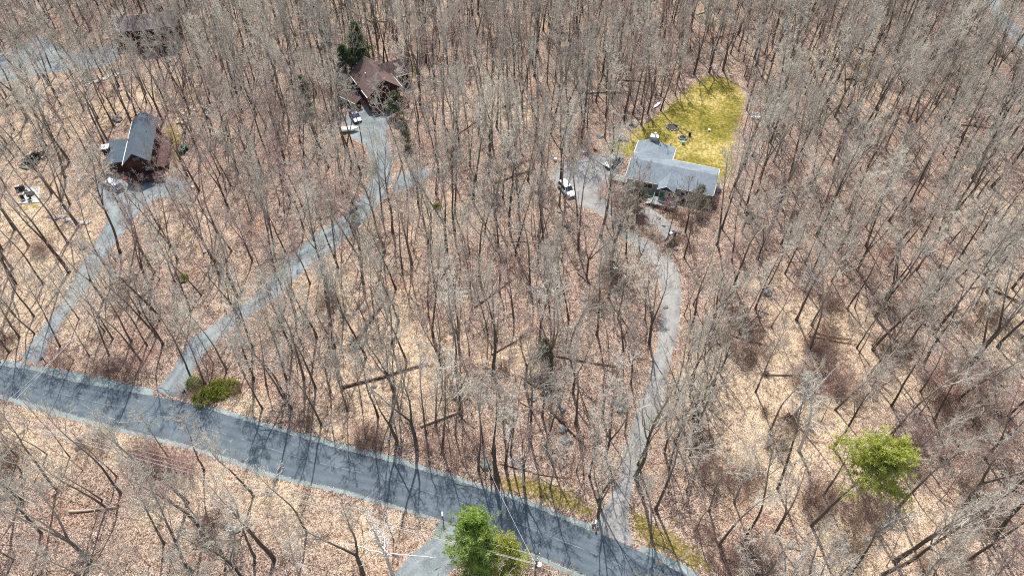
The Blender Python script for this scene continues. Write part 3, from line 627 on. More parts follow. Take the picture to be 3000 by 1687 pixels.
def rank_labels(items, looks, every, every_looks, noun):
    """one label per item: its look and its rank by distance from a landmark among all of that look"""
    out = []; used = set(); E_ = {}
    for (x, y), lk in zip(every, every_looks): E_.setdefault(lk, []).append((x, y))
    E_ = {k: np.array(v) for k, v in E_.items()}
    tabs = {(k, i): np.sort(np.hypot(*(E_[k]-np.array(p)).T)) for k in E_ for i, (nm, p) in enumerate(LM)}
    for (x, y), lk in zip(items, looks):
        best = None
        for i, (nm, p) in enumerate(LM):
            d = math.hypot(x-p[0], y-p[1]); r_ = int(np.searchsorted(tabs[lk, i], d-1e-6)); sc = r_+d*.02
            key = (lk, i, r_)
            if key in used: continue
            if best is None or sc < best[0]: best = (sc, key, nm, r_)
        used.add(best[1]); r_ = best[3]
        def od(k):
            k += 1; return f"{k}{'th' if 10 < k % 100 < 14 else {1: 'st', 2: 'nd', 3: 'rd'}.get(k % 10, 'th')} closest"
        o_ = ORD[r_] if r_ < len(ORD) else od(r_)
        out.append(f"{lk} {noun} {o_} to the {best[2]}")
    return out
def put_tree(name, x, y, tr, cr, s, rg, label, cat, group):
    root = empty(name, x, y, hz(x, y)-.03, rg.uniform(0, 6.28)); root.rotation_euler[0] = R(rg.gauss(0, 2)); root.rotation_euler[1] = R(rg.gauss(0, 2)); root.scale = (s*.97, s*.97, s)
    a = bpy.data.objects.new('trunk', tr); COL.objects.link(a); a.parent = root
    b = bpy.data.objects.new('crown', cr); COL.objects.link(b); b.parent = root
    return tag(root, label, cat, group)
def size_key(x, y, h):
    return h/math.sqrt(x*x+y*y+70**2)
def in_frame(x, y, h=0, m=0):
    px, py = pix(x, y, h); return -m < px < 3000+m and -m < py < 1687+m
order = sorted(range(len(canopy)), key=lambda i: (not (in_frame(*canopy[i][:2]) or in_frame(*canopy[i][:2], 9)), not canopy[i][4], -size_key(canopy[i][0], canopy[i][1], TV[canopy[i][2]][3]*canopy[i][3])))
hero = order[:296]; rest = order[296:]
looks = [TV[c[2]][2] for c in canopy]
lab = rank_labels([canopy[i][:2] for i in hero], [looks[i] for i in hero], [c[:2] for c in canopy], looks, 'bare tree')
for i, lb in zip(hero, lab):
    x, y, v, s, _ = canopy[i]; tr, cr, look, h = TV[v]
    put_tree('bare_tree', x, y, tr, cr, s, rng, lb, 'tree', f'{look} bare trees in the woods')
sord = sorted(range(len(sapl)), key=lambda i: (not in_frame(*sapl[i][:2]), -size_key(sapl[i][0], sapl[i][1], SV[sapl[i][2]][2]*sapl[i][3])))
shero, srest = sord[:290], sord[290:]
sl = [SV[c[2]][1] for c in sapl]
lab = rank_labels([sapl[i][:2] for i in shero], [sl[i] for i in shero], [c[:2] for c in sapl], sl, 'sapling')
for i, lb in zip(shero, lab):
    x, y, v, s = sapl[i]; o = bpy.data.objects.new('sapling', SV[v][0]); COL.objects.link(o)
    o.location = (x, y, hz(x, y)); o.rotation_euler = (R(rng.gauss(0, 6)), R(rng.gauss(0, 6)), rng.uniform(0, 6.28)); o.scale = (s, s, s); tag(o, lb, 'sapling', f'{SV[v][1]} saplings under the trees')

def scatter(name, label, pts, meshes, cat=None):
    """the rest of a kind as one object: its points carry instances"""
    src = bpy.data.collections.new(name+'_sources')
    for i, me in enumerate(meshes):
        o = bpy.data.objects.new(f'{name}_source_{i:02d}', me); src.objects.link(o)
    me = bpy.data.meshes.new(name); me.from_pydata([(x, y, hz(x, y)-.03) for x, y, *_ in pts], [], [])
    a = me.attributes.new('vid', 'INT', 'POINT'); a.data.foreach_set('value', np.array([p[2] for p in pts], np.int32))
    a = me.attributes.new('sc', 'FLOAT', 'POINT'); a.data.foreach_set('value', np.array([p[3] for p in pts], np.float32))
    a = me.attributes.new('rot', 'FLOAT_VECTOR', 'POINT'); a.data.foreach_set('vector', np.array([(R(rng.gauss(0, 2)), R(rng.gauss(0, 2)), rng.uniform(0, 6.28)) for p in pts], np.float32).ravel())
    o = link(name, me); tag(o, label, cat, kind='stuff')
    g = bpy.data.node_groups.new(name, 'GeometryNodeTree'); g.interface.new_socket('Geometry', in_out='INPUT', socket_type='NodeSocketGeometry'); g.interface.new_socket('Geometry', in_out='OUTPUT', socket_type='NodeSocketGeometry')
    n, l = g.nodes, g.links; gi = n.new('NodeGroupInput'); go = n.new('NodeGroupOutput')
    ci = n.new('GeometryNodeCollectionInfo'); ci.inputs['Collection'].default_value = src; ci.inputs['Separate Children'].default_value = True; ci.inputs['Reset Children'].default_value = True
    ip = n.new('GeometryNodeInstanceOnPoints'); ip.inputs['Pick Instance'].default_value = True
    def na(t, nm):
        x = n.new('GeometryNodeInputNamedAttribute'); x.data_type = t; x.inputs['Name'].default_value = nm; return [s for s in x.outputs if s.enabled and s.name == 'Attribute'][0]
    l.new(gi.outputs[0], ip.inputs['Points']); l.new(ci.outputs[0], ip.inputs['Instance']); l.new(na('INT', 'vid'), ip.inputs['Instance Index']); l.new(na('FLOAT', 'sc'), ip.inputs['Scale'])
    l.new(na('FLOAT_VECTOR', 'rot'), ip.inputs['Rotation']); l.new(ip.outputs[0], go.inputs[0])
    o.modifiers.new('scatter', 'NODES').node_group = g; return o
scatter('woods', 'bare woods filling the distance between the houses', [canopy[i] for i in rest], [join_mesh('tree', [t[0], t[1]]) for t in TV])
scatter('undergrowth', 'thin young growth between the trees', [sapl[i] for i in srest], [s[0] for s in SV])
print('canopy', len(canopy), 'saplings', len(sapl))

# ------------------------------------------------------------------ houses
def local(o): return o
def gable_roof(mb, x0, x1, y0, y1, ze, zr, rp, along='x', t=.18, ze2=None):
    """two slabs meeting at a ridge; rp is where the ridge runs across the span"""
    ze2 = ze if ze2 is None else ze2
    if along == 'x':
        mb.slab([(x0, y0, ze), (x1, y0, ze), (x1, rp, zr), (x0, rp, zr)], t); mb.slab([(x0, rp, zr+.002), (x1, rp, zr+.002), (x1, y1, ze2), (x0, y1, ze2)], t)
    else:
        mb.slab([(x0, y0, ze), (rp, y0, zr), (rp, y1, zr), (x0, y1, ze)], t); mb.slab([(rp, y0, zr+.002), (x1, y0, ze2), (x1, y1, ze2), (rp, y1, zr+.002)], t)
def prism(mb, x0, x1, y0, y1, z0, ze, zr, rp, along='x', ze2=None):
    ze2 = ze if ze2 is None else ze2
    if along == 'x':
        a = [(x0, y0, z0), (x0, y0, ze), (x0, rp, zr), (x0, y1, ze2), (x0, y1, z0)]; b = [(x1, p[1], p[2]) for p in a]
    else:
        a = [(x0, y0, z0), (x0, y0, ze), (rp, y0, zr), (x1, y0, ze2), (x1, y0, z0)]; b = [(p[0], y1, p[2]) for p in a]
    mb.poly(a+b, [(0, 1, 2, 3, 4), (9, 8, 7, 6, 5)]+[(i, (i+1) % 5, (i+1) % 5+5, i+5) for i in range(5)])
def window(parent, x, y, z, w_, h_, face='y-', fm='trim', gm_='glass'):
    s = {'y-': (0, -1), 'y+': (0, 1), 'x-': (-1, 0), 'x+': (1, 0)}[face]; hor = face[0] == 'y'
    d = (w_, .08, h_) if hor else (.08, w_, h_); off = .045
    f = MB(); c = (x+s[0]*off, y+s[1]*off, z)
    for a, b, sw, sh in ((-w_/2, 0, .1, h_+.1), (w_/2, 0, .1, h_+.1), (0, 0, .05, h_-.1)):
        f.box((c[0]+(a if hor else 0), c[1]+(0 if hor else a), z), (sw, .09, sh) if hor else (.09, sw, sh))
    for b in (-h_/2, h_/2): f.box((c[0], c[1], z+b), (w_-.1, .088, .1) if hor else (.088, w_-.1, .1))
    fo = f.build('window', M[fm], parent)
    MB().box((x+s[0]*.02, y+s[1]*.02, z), (w_-.1, .03, h_-.1) if hor else (.03, w_-.1, h_-.1)).build('pane', M[gm_], fo)
def door(parent, x, y, z, w_, h_, face='y-', m='trim'):
    hor = face[0] == 'y'; s = -1 if face[1] == '-' else 1
    c = (x, y+s*.04, z+h_/2) if hor else (x+s*.04, y, z+h_/2)
    d = MB().box(c, (w_, .08, h_) if hor else (.08, w_, h_), bev=.01).build('door', M[m], parent)
    k = (c[0]+w_*.38, c[1]+s*.07, z+1) if hor else (c[0]+s*.07, c[1]+w_*.38, z+1)
    MB().cyl((k[0]-.04, k[1], k[2]), (k[0]+.04, k[1], k[2]), .04).build('handle', M['metal'], d)
def railing(parent, pts, z, mat, name='railing', h=.95, step=.45):
    mb = MB()
    for (ax, ay), (bx, by) in zip(pts[:-1], pts[1:]):
        L = math.hypot(bx-ax, by-ay); n_ = max(2, int(L/step))
        mb.bar((ax, ay, z+h), (bx, by, z+h), .09); mb.bar((ax, ay, z+.15), (bx, by, z+.15), .05)
        for i in range(n_+1): mb.bar((ax+(bx-ax)*i/n_, ay+(by-ay)*i/n_, z), (ax+(bx-ax)*i/n_, ay+(by-ay)*i/n_, z+h), .08 if i in (0, n_) else .04)
    mb.build(name, mat, parent)
def deck(parent, x0, x1, y0, y1, z, mat, name='deck'):
    mb = MB(); n_ = max(2, int((y1-y0)/.2)); st = (y1-y0)/n_
    for i in range(n_): mb.box(((x0+x1)/2, y0+st*(i+.5), z-.03), (x1-x0, st-.03, .05))
    mb.box(((x0+x1)/2, y0+.1, z-.18), (x1-x0-.02, .1, .24)); mb.box(((x0+x1)/2, y1-.1, z-.18), (x1-x0-.02, .1, .24))
    for x in (x0+.15, x1-.15):
        for y in (y0+.25, y1-.25): mb.box((x, y, (z-.3)/2), (.14, .14, z-.3))
    mb.build(name, mat, parent)
# grey roofed house with the mossy lawn
h = empty('grey_roofed_house', 22.0, 106.05, 0, math.atan2(-.329, .944))
tag(h, 'house with pale grey shingle roof, rear wing and front porch, beside the mossy lawn', 'house')
mb = MB(); prism(mb, .35, 16.55, .5, 8.2, -.1, 2.62, 4.12, 4.3); prism(mb, .25, 7.3, 8.21, 12.4, -.1, 2.6, 3.5, 2.3, 'y'); mb.box((8.2, -.35, 1.2), (2.5, 1.68, 2.6)); mb.build('wall', M['beige'], h)
mb = MB(); gable_roof(mb, 0, 16.9, 0, 8.6, 2.8, 4.35, 4.3)
mb.slab([(-.1, 12.7, 2.82), (-.1, 6.2, 2.82), (2.3, 5.0, 3.82), (2.3, 12.7, 3.82)][::-1], .18); mb.slab([(2.3, 12.7, 3.822), (2.3, 5.0, 3.822), (7.65, 7.9, 2.84), (7.65, 12.7, 2.84)][::-1], .18)
mb.slab([(6.5, -1.45, 2.7), (8.2, -1.75, 3.95), (8.2, 3.6, 3.95), (6.5, .2, 2.9)], .15); mb.slab([(8.2, -1.75, 3.952), (9.9, -1.45, 2.7), (9.9, .2, 2.9), (8.2, 3.6, 3.952)], .15)
rf = mb.build('roof', M['roof1'], h)
mb = MB(); mb.box((3.0, 12.75, 2.2), (1.5, .9, 4.6)).build('chimney', M['concrete'], h)
c_ = MB().box((3.0, 12.75, 4.58), (1.7, 1.1, .14)).cyl((3.05, 12.75, 4.64), (3.05, 12.75, 5.3), .16).cyl((3.05, 12.75, 5.3), (3.05, 12.75, 5.42), .26).build('chimney_cap', M['trim'], h)
MB().cyl((3.9, 12.95, 3.0), (3.9, 12.95, 5.6), .07).cyl((3.9, 12.95, 5.6), (3.9, 12.95, 5.75), .12).build('vent_pipe', M['black'], h)
mb = MB(); mb.box((3.2, -.05, 2.66), (6.3, .1, .14)); mb.box((13.4, -.05, 2.66), (6.9, .1, .14)); mb.box((12.3, 8.66, 2.7), (9.2, .1, .12)); mb.box((7.71, 10.3, 2.76), (.1, 4.7, .14)); mb.box((-.16, 10.6, 2.74), (.1, 4.2, .14)); mb.build('gutter', M['trim'], h)
mb = MB()
for y0_, y1_, za, zb in ((0, 4.3, 2.72, 4.27), (4.3, 8.6, 4.27, 2.72)): mb.bar((16.95, y0_, za), (16.95, y1_, zb), .12); mb.bar((-.06, y0_, za), (-.06, min(y1_, 5.0), zb if y1_ < 5 else 3.82), .12)
mb.bar((6.5, -1.52, 2.66), (8.2, -1.82, 3.9), .1); mb.bar((8.2, -1.82, 3.9), (9.9, -1.52, 2.66), .1); mb.build('roof_edge', M['trim'], h)
for x_ in (2.0, 4.4, 11.6, 14.6): window(h, x_, .5, 1.55, 1.3 if x_ != 4.4 else 1.9, 1.2)
window(h, 8.75, -1.19, 1.75, .75, .9); window(h, .35, 3.4, 1.6, 1.1, 1.1, 'x-'); window(h, 16.55, 4, 1.6, 1.3, 1.1, 'x+'); window(h, 11, 8.2, 1.6, 1.4, 1.1, 'y+'); window(h, 7.3, 10.4, 1.5, 1.6, 1.3, 'x+')
door(h, 7.6, -1.19, .05, .8, 2.0, m='green')
MB().cyl((10.5, 2.0, 3.2), (10.5, 2.0, 3.75), .06).build('vent_pipe', M['black'], h)
deck(h, 6.2, 10.6, -3.6, -1.25, .75, M['deckgrey'], 'porch_deck'); railing(h, [(6.2, -1.3), (6.2, -3.6), (10.6, -3.6), (10.6, -1.3)], .75, M['teal'])
mb = MB(); [mb.box((5.95-.3*i, -2.6, .62-.15*i), (.3, 1.6, .06)) for i in range(4)]; mb.build('steps', M['deckgrey'], h); railing(h, [(6.1, -1.9), (4.6, -1.9)], .1, M['teal'], 'stair_rail'); railing(h, [(6.1, -3.4), (4.6, -3.4)], .1, M['teal'], 'stair_rail')
deck(h, -3.4, .2, 1.2, 3.2, .6, M['deckgrey'], 'side_deck'); railing(h, [(-.1, 1.2), (-3.4, 1.2), (-3.4, 3.2)], .6, M['teal'])
MB().box((17.5, 5.6, .5), (1.1, 1.5, 1.0), bev=.03).build('bulkhead_door', M['beige'], h)
# dark blue roofed house
h = empty('blue_roofed_house', -75.98, 108.3, 0, math.atan2(.243, .970))
tag(h, 'tall narrow house with steep dark blue roof and dark red walls', 'house')
mb = MB(); prism(mb, .3, 4.8, .9, 14.6, -.1, 3.85, 5.95, 2.55, 'y'); prism(mb, -3.5, .28, 3.5, 8.6, -.1, 2.7, 3.9, 8.3, 'x', 3.75); mb.build('wall', M['redwall'], h)
mb = MB(); gable_roof(mb, 0, 5.15, -.1, 15.4, 4.0, 6.25, 2.55, 'y'); mb.slab([(-3.9, 3.0, 2.75), (-.05, 3.0, 2.75), (-.05, 8.9, 4.2), (-3.9, 8.9, 4.2)], .16); mb.build('roof', M['roof2'], h)
MB().box((-.06, 7.65, 3.9), (.12, 15.5, .16)).build('gutter', M['trim'], h)
MB().box((-4.0, 6.6, 2.1), (1.2, 1.3, 4.4)).build('chimney', M['redwall'], h); MB().box((-4.0, 6.6, 4.38), (1.5, 1.6, .14)).cyl((-4, 6.6, 4.44), (-4, 6.6, 4.8), .2).build('chimney_cap', M['trim'], h)
for y_ in (3.5, 7, 11): window(h, 4.8, y_, 2.2, 1.4, 1.3, 'x+', 'redwall')
window(h, 1.5, .9, 1.7, 1.2, 1.8, 'y-', 'redwall'); window(h, 3.6, .9, 1.7, 1.2, 1.8, 'y-', 'redwall'); window(h, 2.5, .9, 4.3, 1.4, .9, 'y-', 'redwall'); door(h, 2.55, .9, 0, .75, 2, m='deckred')
deck(h, -.2, 6.8, -1.6, .7, 1.0, M['deckred']); railing(h, [(-.2, .7), (-.2, -1.6), (6.8, -1.6), (6.8, .7)], 1.0, M['deckred'])
deck(h, 5.0, 7.2, 2.2, 12.5, 1.0, M['deckred']); railing(h, [(7.2, 2.2), (7.2, 12.5), (5.1, 12.5)], 1.0, M['deckred'])
deck(h, -2.8, -.1, 9.2, 12, 1.3, M['deckred']); railing(h, [(-2.8, 9.2), (-2.8, 12), (-.2, 12)], 1.3, M['deckred'])
MB().cyl((3.9, 8.9, 4.6), (3.9, 8.9, 5.35), .07).build('vent_pipe', M['black'], h)
# brown house
h = empty('brown_house', -28.2, 135.5, 0, math.atan2(.487, .873))
tag(h, 'brown house with steep brown gable roof, white gutters and a side wing', 'house')
mb = MB(); prism(mb, -3.7, 3.7, .9, 11.8, -.1, 3.4, 6.3, 0, 'y'); prism(mb, 3.71, 8.4, 6.2, 11.1, -.1, 3.2, 5.2, 8.7); mb.build('wall', M['redwall'], h)
mb = MB(); gable_roof(mb, -4.2, 4.3, 0, 12.2, 3.3, 6.6, 0, 'y'); gable_roof(mb, 2.0, 8.9, 5.6, 11.6, 3.2, 5.5, 8.7); mb.build('roof', M['roof3'], h)
MB().box((-4.27, 2.0, 3.18), (.12, 3.8, .14)).box((-4.27, 9.2, 3.18), (.12, 5.4, .14)).box((4.37, 2.9, 3.18), (.12, 5.4, .14)).box((6.8, 5.54, 3.08), (4.0, .12, .12)).build('gutter', M['trim'], h)
for x_ in (-2, 2): window(h, x_, .9, 1.6, 1.4, 1.5, 'y-', 'redwall'); window(h, x_*.55, .9, 4.2, 1.1, 1.3, 'y-', 'redwall')
door(h, 0, .9, 0, .9, 2.1, m='deckred'); window(h, 6, 6.2, 1.7, 1.8, 1.3, 'y-', 'redwall')
MB().cyl((-2, 6.2, 4.6), (-2, 6.2, 5.6), .09).cyl((-2, 6.2, 5.6), (-2, 6.2, 5.7), .15).build('vent_pipe', M['metal'], h)
deck(h, -4.2, 4.4, -2.6, .8, 1.0, M['deckred']); railing(h, [(-4.2, .8), (-4.2, -2.6), (4.4, -2.6), (4.4, .8)], 1.0, M['deckred'])
deck(h, 1.5, 7.5, 12.4, 15, .6, M['deckgrey'], 'rear_deck'); railing(h, [(1.5, 15), (7.5, 15), (7.5, 12.4)], .6, M['trim'])
# low brick red shed roof beside it
x, y = at(1024, 303); s = empty('shed', x, y, 0, R(-38)); tag(s, 'low dusty red shed roof beside the parked dark car', 'shed')
MB().box((0, 0, .75), (6.2, 1.5, 1.5)).build('wall', M['redwall'], s); MB().slab([(-3.4, -1.0, 1.6), (3.4, -1.0, 1.6), (3.4, 1.0, 2.2), (-3.4, 1.0, 2.2)], .1).build('roof', M['deckred'], s); MB().box((0, -1.06, 1.53), (6.8, .1, .12)).build('gutter', M['trim'], s); door(s, 1.5, -.75, 0, .9, 1.4)
# red brown house far left
h = empty('red_brown_house', -93.6, 161.2, 0, math.atan2(.31, .95))
tag(h, 'two storey red brown house with dark roof behind a dense stand of trees', 'house')
mb = MB(); prism(mb, .3, 10.2, .5, 7.4, -.1, 4.7, 6.6, 4); mb.box((-2.2, 5.0, 2.1), (4.9, 5.5, 4.3)); mb.build('wall', M['redwall'], h)
mb = MB(); gable_roof(mb, -.2, 10.7, 0, 8, 4.8, 7.0, 4); mb.slab([(-5.0, 1.9, 4.3), (-.22, 1.9, 4.3), (-.22, 8.1, 5.6), (-5.0, 8.1, 5.6)], .15); mb.build('roof', M['roof4'], h)
for x_ in (1.8, 5, 8.4): window(h, x_, .5, 3.6, 1.5, 1.2, 'y-', 'redwall'); window(h, x_, .5, 1.2, 1.4, 1.2, 'y-', 'redwall')
deck(h, 1, 9.5, -4, .4, 2.5, M['deckred']); railing(h, [(1, .4), (1, -4), (9.5, -4), (9.5, .4)], 2.5, M['deckred']); window(h, 10.2, 4, 3.4, 1.2, 1.2, 'x+', 'redwall')

# ------------------------------------------------------------------ cars
def loft(mb, secs):
    """secs: list of (x, [(y, z) ...]) cross sections along a vehicle"""
    k = len(secs[0][1]); vs = [[mb.bm.verts.new((x, y, z)) for y, z in sec] for x, sec in secs]
    for a, b in zip(vs[:-1], vs[1:]):
        for i in range(k): mb.bm.faces.new([a[i], a[(i+1) % k], b[(i+1) % k], b[i]])
    mb.bm.faces.new(vs[0]); mb.bm.faces.new(vs[-1][::-1]); return mb
def car(name, px, py, heading, paint, glass, label, L=4.6, H=1.65, W=1.82, suv=True, hood=.27, z0=0):
    x, y = at(px, py); o = empty(name, x, y, z0+.03, heading); tag(o, label, 'car')
    w2 = W/2; zb = .95 if suv else .85
    def sec(w_, top): return [(-w_*.96, .28), (-w_, .55), (-w_, top-.18), (-w_*.93, top), (w_*.93, top), (w_, top-.18), (w_, .55), (w_*.96, .28)]
    hx = L/2-L*hood
    S = [(-L/2, .72*w2/w2, zb-.12), (-L/2+.12, 1, zb), (-L/4, 1, zb+.02), (hx, 1, zb), (L/2-.55, .97, zb-.08), (L/2-.14, .88, zb-.2), (L/2, .74, zb-.32)]
    loft(MB(), [(x_, sec(w2*f if f > .8 else w2*.88, t)) for x_, f, t in S]).build('body', M[paint], o, False)
    def cs(w_, wt, zt): return [(-w_, zb-.03), (-wt, zt), (wt, zt), (w_, zb-.03)]
    r0 = -L/2+(.16 if suv else .75); r1 = r0+(.35 if suv else .6); f1 = hx-.75; f0 = hx+.02
    loft(MB(), [(r0, cs(w2*.9, w2*.86, zb+.03)), (r1, cs(w2*.92, w2*.74, H-.06)), ((r1+f1)/2, cs(w2*.93, w2*.76, H-.01)), (f1, cs(w2*.92, w2*.74, H-.06)), (f0, cs(w2*.9, w2*.86, zb+.02))]).build('window', M[glass], o)
    loft(MB(), [(r1-.12, [(-w2*.74, H-.07), (-w2*.7, H-.02), (w2*.7, H-.02), (w2*.74, H-.07)]), ((r1+f1)/2, [(-w2*.79, H-.05), (-w2*.7, H+.035), (w2*.7, H+.035), (w2*.79, H-.05)]), (f1+.1, [(-w2*.74, H-.08), (-w2*.7, H-.03), (w2*.7, H-.03), (w2*.74, H-.08)])]).build('roof', M[paint], o)
    pil = MB()
    for s_ in (-1, 1):
        pil.bar((f0, s_*w2*.88, zb), (f1, s_*w2*.75, H-.04), .09); pil.bar((r0, s_*w2*.88, zb), (r1, s_*w2*.75, H-.04), .12); pil.bar(((r1+f1)/2, s_*w2*.935, zb), ((r1+f1)/2, s_*w2*.78, H-.02), .07)
    pil.build('pillars', M[paint], o)
    for sx in (-L*.30, L*.31):
        for s_ in (-1, 1):
            t_ = MB().cyl((sx, s_*(w2-.2), .33), (sx, s_*(w2+.02), .33), .34, n=18).build('wheel', M['rubber'], o)
            MB().cyl((sx, s_*(w2+.0), .33), (sx, s_*(w2+.035), .33), .2, n=10).build('rim', M['metal'], t_)
    for s_ in (-1, 1):
        MB().box((L/2-.16, s_*w2*.66, zb-.3), (.2, .4, .16), bev=.03).build('headlight', M['lampw'], o)
        MB().box((-L/2+.03, s_*w2*.74, zb-.1), (.1, .22, .3), bev=.02).build('taillight', M['lampred'], o)
        MB().box((f0-.25, s_*(w2+.1), zb+.1), (.16, .2, .13), bev=.03).build('mirror', M[paint], o)
    MB().box((L/2-.02, 0, .42), (.14, W*.8, .16), bev=.03).build('front_bumper', M['black'], o); MB().box((-L/2, 0, .45), (.14, W*.85, .18), bev=.03).build('rear_bumper', M['black'], o)
    return o
def head(p, q): a, b = at(*p), at(*q); return math.atan2(b[1]-a[1], b[0]-a[0])
car('parked_car', 1660, 562, head((1645, 543), (1677, 580)), 'whitecar', 'glass', 'white crossover car parked at the rim of the woods, nose to the road', 4.7, 1.68)
c2 = car('parked_car', 335, 548, head((357, 562), (312, 533)), 'bluecar', 'blueglass', 'silver blue wagon car parked below the dark blue roofed house', 4.8, 1.6)
car('parked_car', 1796, 480, head((1812, 470), (1777, 494)), 'greencar', 'glass', 'old pale green sedan car parked by the side of the grey roofed house', 4.7, 1.45, suv=False)
car('parked_car', 1042, 348, head((1034, 334), (1052, 364)), 'darkcar', 'blueglass', 'dark blue car parked below the brown house', 4.6, 1.5, suv=False)

# ------------------------------------------------------------------ small things round the houses and roads
def mailbox(px, py, label, body, post, arm=0, rz=0, h_=1.15, extra=False):
    x, y = at(px, py); o = empty('mailbox', x, y, 0, rz); tag(o, label, 'mailbox')
    MB().box((0, 0, h_/2-.1), (.12, .12, h_+.2)).box((.18, 0, h_-.08), (.5, .1, .09)).build('post', M[post], o)
    mb = MB().box((.22, 0, h_+.1), (.56, .22, .16)); mb.cyl((-.06, 0, h_+.18), (.5, 0, h_+.18), .11); mb.build('box', M[body], o)
    MB().box((.3, -.14, h_+.28), (.04, .02, .2)).build('signal_flag', M['brickred'], o)
    if extra: MB().box((.1, .28, .65), (.45, .2, .2), bev=.02).build('newspaper_tube', M['green'], o); MB().box((.0, -.3, .45), (.5, .25, .3), bev=.03).build('stone_base', M['palestone'], o)
mailbox(1299, 1526, 'white mailbox on a dark post where the near driveway meets the road', 'trim', 'black', rz=R(100), h_=1.5)
mailbox(1743, 1536, 'green and white mailbox at the foot of the curving driveway', 'trim', 'pole', rz=R(-100), extra=True)
mailbox(135, 1062, 'black mailbox at the foot of the left driveway', 'black', 'black', rz=R(-100))
mailbox(548, 1158, 'black mailbox at the foot of the middle driveway', 'black', 'black', rz=R(-90))
mailbox(2, 1062, 'black mailbox at the left end of the road', 'black', 'black', rz=R(-90))
x, y = at(1138, 1294); o = empty('sign_board', x, y, hz(x, y), R(15)); tag(o, 'small white board on a stake above the road', 'sign'); MB().bar((0, 0, 0), (0, 0, 1.1), .06).build('stake', M['pole'], o); MB().box((0, -.04, 1.0), (.55, .04, .5), rx=R(-25)).build('board', M['trim'], o)
# utility pole and wires
x, y = at(1571, 1641, 9.4); P1 = Vector((x, y, 9.4)); o = empty('utility_pole', x, y, 0, R(-25)); tag(o, 'grey wooden utility pole with transformer beside the young pines', 'pole')
MB().cyl((0, 0, -.2), (0, 0, 9.6), .17, .11).build('pole', M['pole'], o); MB().box((0, 0, 9.1), (.12, 2.0, .12)).build('crossarm', M['pole'], o); MB().cyl((.38, 0, 7.6), (.38, 0, 8.7), .27).build('transformer', M['metal'], o)
for q in (-.9, -.3, .3, .9): MB().cyl((0, q, 9.16), (0, q, 9.4), .05).build('insulator', M['trim'], o)
def wire(a, b, sag, label, r=.017):
    n_ = 40; pts = [Vector(a).lerp(Vector(b), i/n_)-Vector((0, 0, sag*4*(i/n_)*(1-i/n_))) for i in range(n_+1)]
    t = Tubes(); t.add(np.array([list(p) for p in pts]), np.full(n_+1, r), 4); tag(link('power_line', t.mesh('power_line', M['wire'])), label, 'wire', 'overhead wires along and across the road')
def at3(px, py, z): a = at(px, py, z); return (a[0], a[1], z)
Wl = [(44, 1199), (44, 1208), (40, 1232)]
wire(at3(-420, 1085, 9.2), P1+Vector((0, .6, 0)), .9, 'highest overhead wire along the near side of the road, on the road edge side')
wire(at3(-420, 1093, 8.9), P1+Vector((0, -.2, -.3)), .9, 'overhead wire just below the highest one along the near side of the road')
wire(at3(-420, 1110, 8.2), P1+Vector((0, 0, -1.1)), .9, 'lowest overhead wire along the near side of the road', .03)
wire(P1+Vector((0, .6, 0)), at3(1950, 1790, 9.3), .2, 'overhead wire leaving the utility pole to the right')
wire(P1+Vector((0, -.4, -.2)), at3(1940, 1798, 9.1), .2, 'second overhead wire leaving the utility pole to the right')
wire(P1+Vector((0, 0, -1.2)), at3(1431, 1372, 7.5), .5, 'service wire crossing the road towards the broken snag', .02)
wire(at3(31, 1166, 10), at3(352, 843, 8), .5, 'upper service wire crossing over the left driveway mouth', .018)
wire(at3(43, 1171, 9.6), at3(300, 880, 8), .5, 'lower service wire crossing over the left driveway mouth', .018)
# concrete slab with garden chairs
pts = P([(75, 550), (118, 548), (116, 594), (54, 598)])
cx, cy = sum(p[0] for p in pts)/4, sum(p[1] for p in pts)/4
o = MB().slab([(p[0]-cx, p[1]-cy, .14) for p in pts], .2).build('concrete_slab', M['concrete']); o.location = (cx, cy, 0); tag(o, 'pale concrete slab with fire ring and chairs on it', 'slab')
def chair_at(px, py, rz, label, z=.14):
    x, y = at(px, py, z); o = empty('garden_chair', x, y, z, rz); tag(o, label, 'chair', 'dark garden chairs on the slab')
    MB().box((0, 0, .38), (.6, .6, .06)).build('seat', M['black'], o); MB().box((0, .32, .75), (.6, .06, .75), rx=R(-15)).build('backrest', M['black'], o)
    for a in (-.26, .26):
        for b in (-.26, .26): MB().bar((a, b, 0), (a, b, .38), .06).build('leg', M['black'], o)
chair_at(70, 587, .6, 'dark garden chair by the near left corner of the slab'); chair_at(89, 588, -.5, 'dark garden chair by the near edge of the slab'); chair_at(78, 563, 2.4, 'dark garden chair by the far left part of the slab')
x, y = at(91, 571); tag(MB().cyl((x, y, .14), (x, y, .42), .75, n=20).cyl((x, y, .38), (x, y, .44), .55, n=16).build('fire_ring', M['char']), 'dark round fire ring on the concrete slab', 'fire ring')
x, y = at(62, 557); o = empty('covered_grill', x, y, 0, .3); tag(o, 'dark covered grill at the corner of the slab', 'grill'); MB().box((0, 0, .5), (1.5, .7, 1.0), bev=.12).build('cover', M['black'], o); MB().box((-.3, 0, 1.05), (.7, .6, .14), bev=.05).build('lid', M['metal'], o)
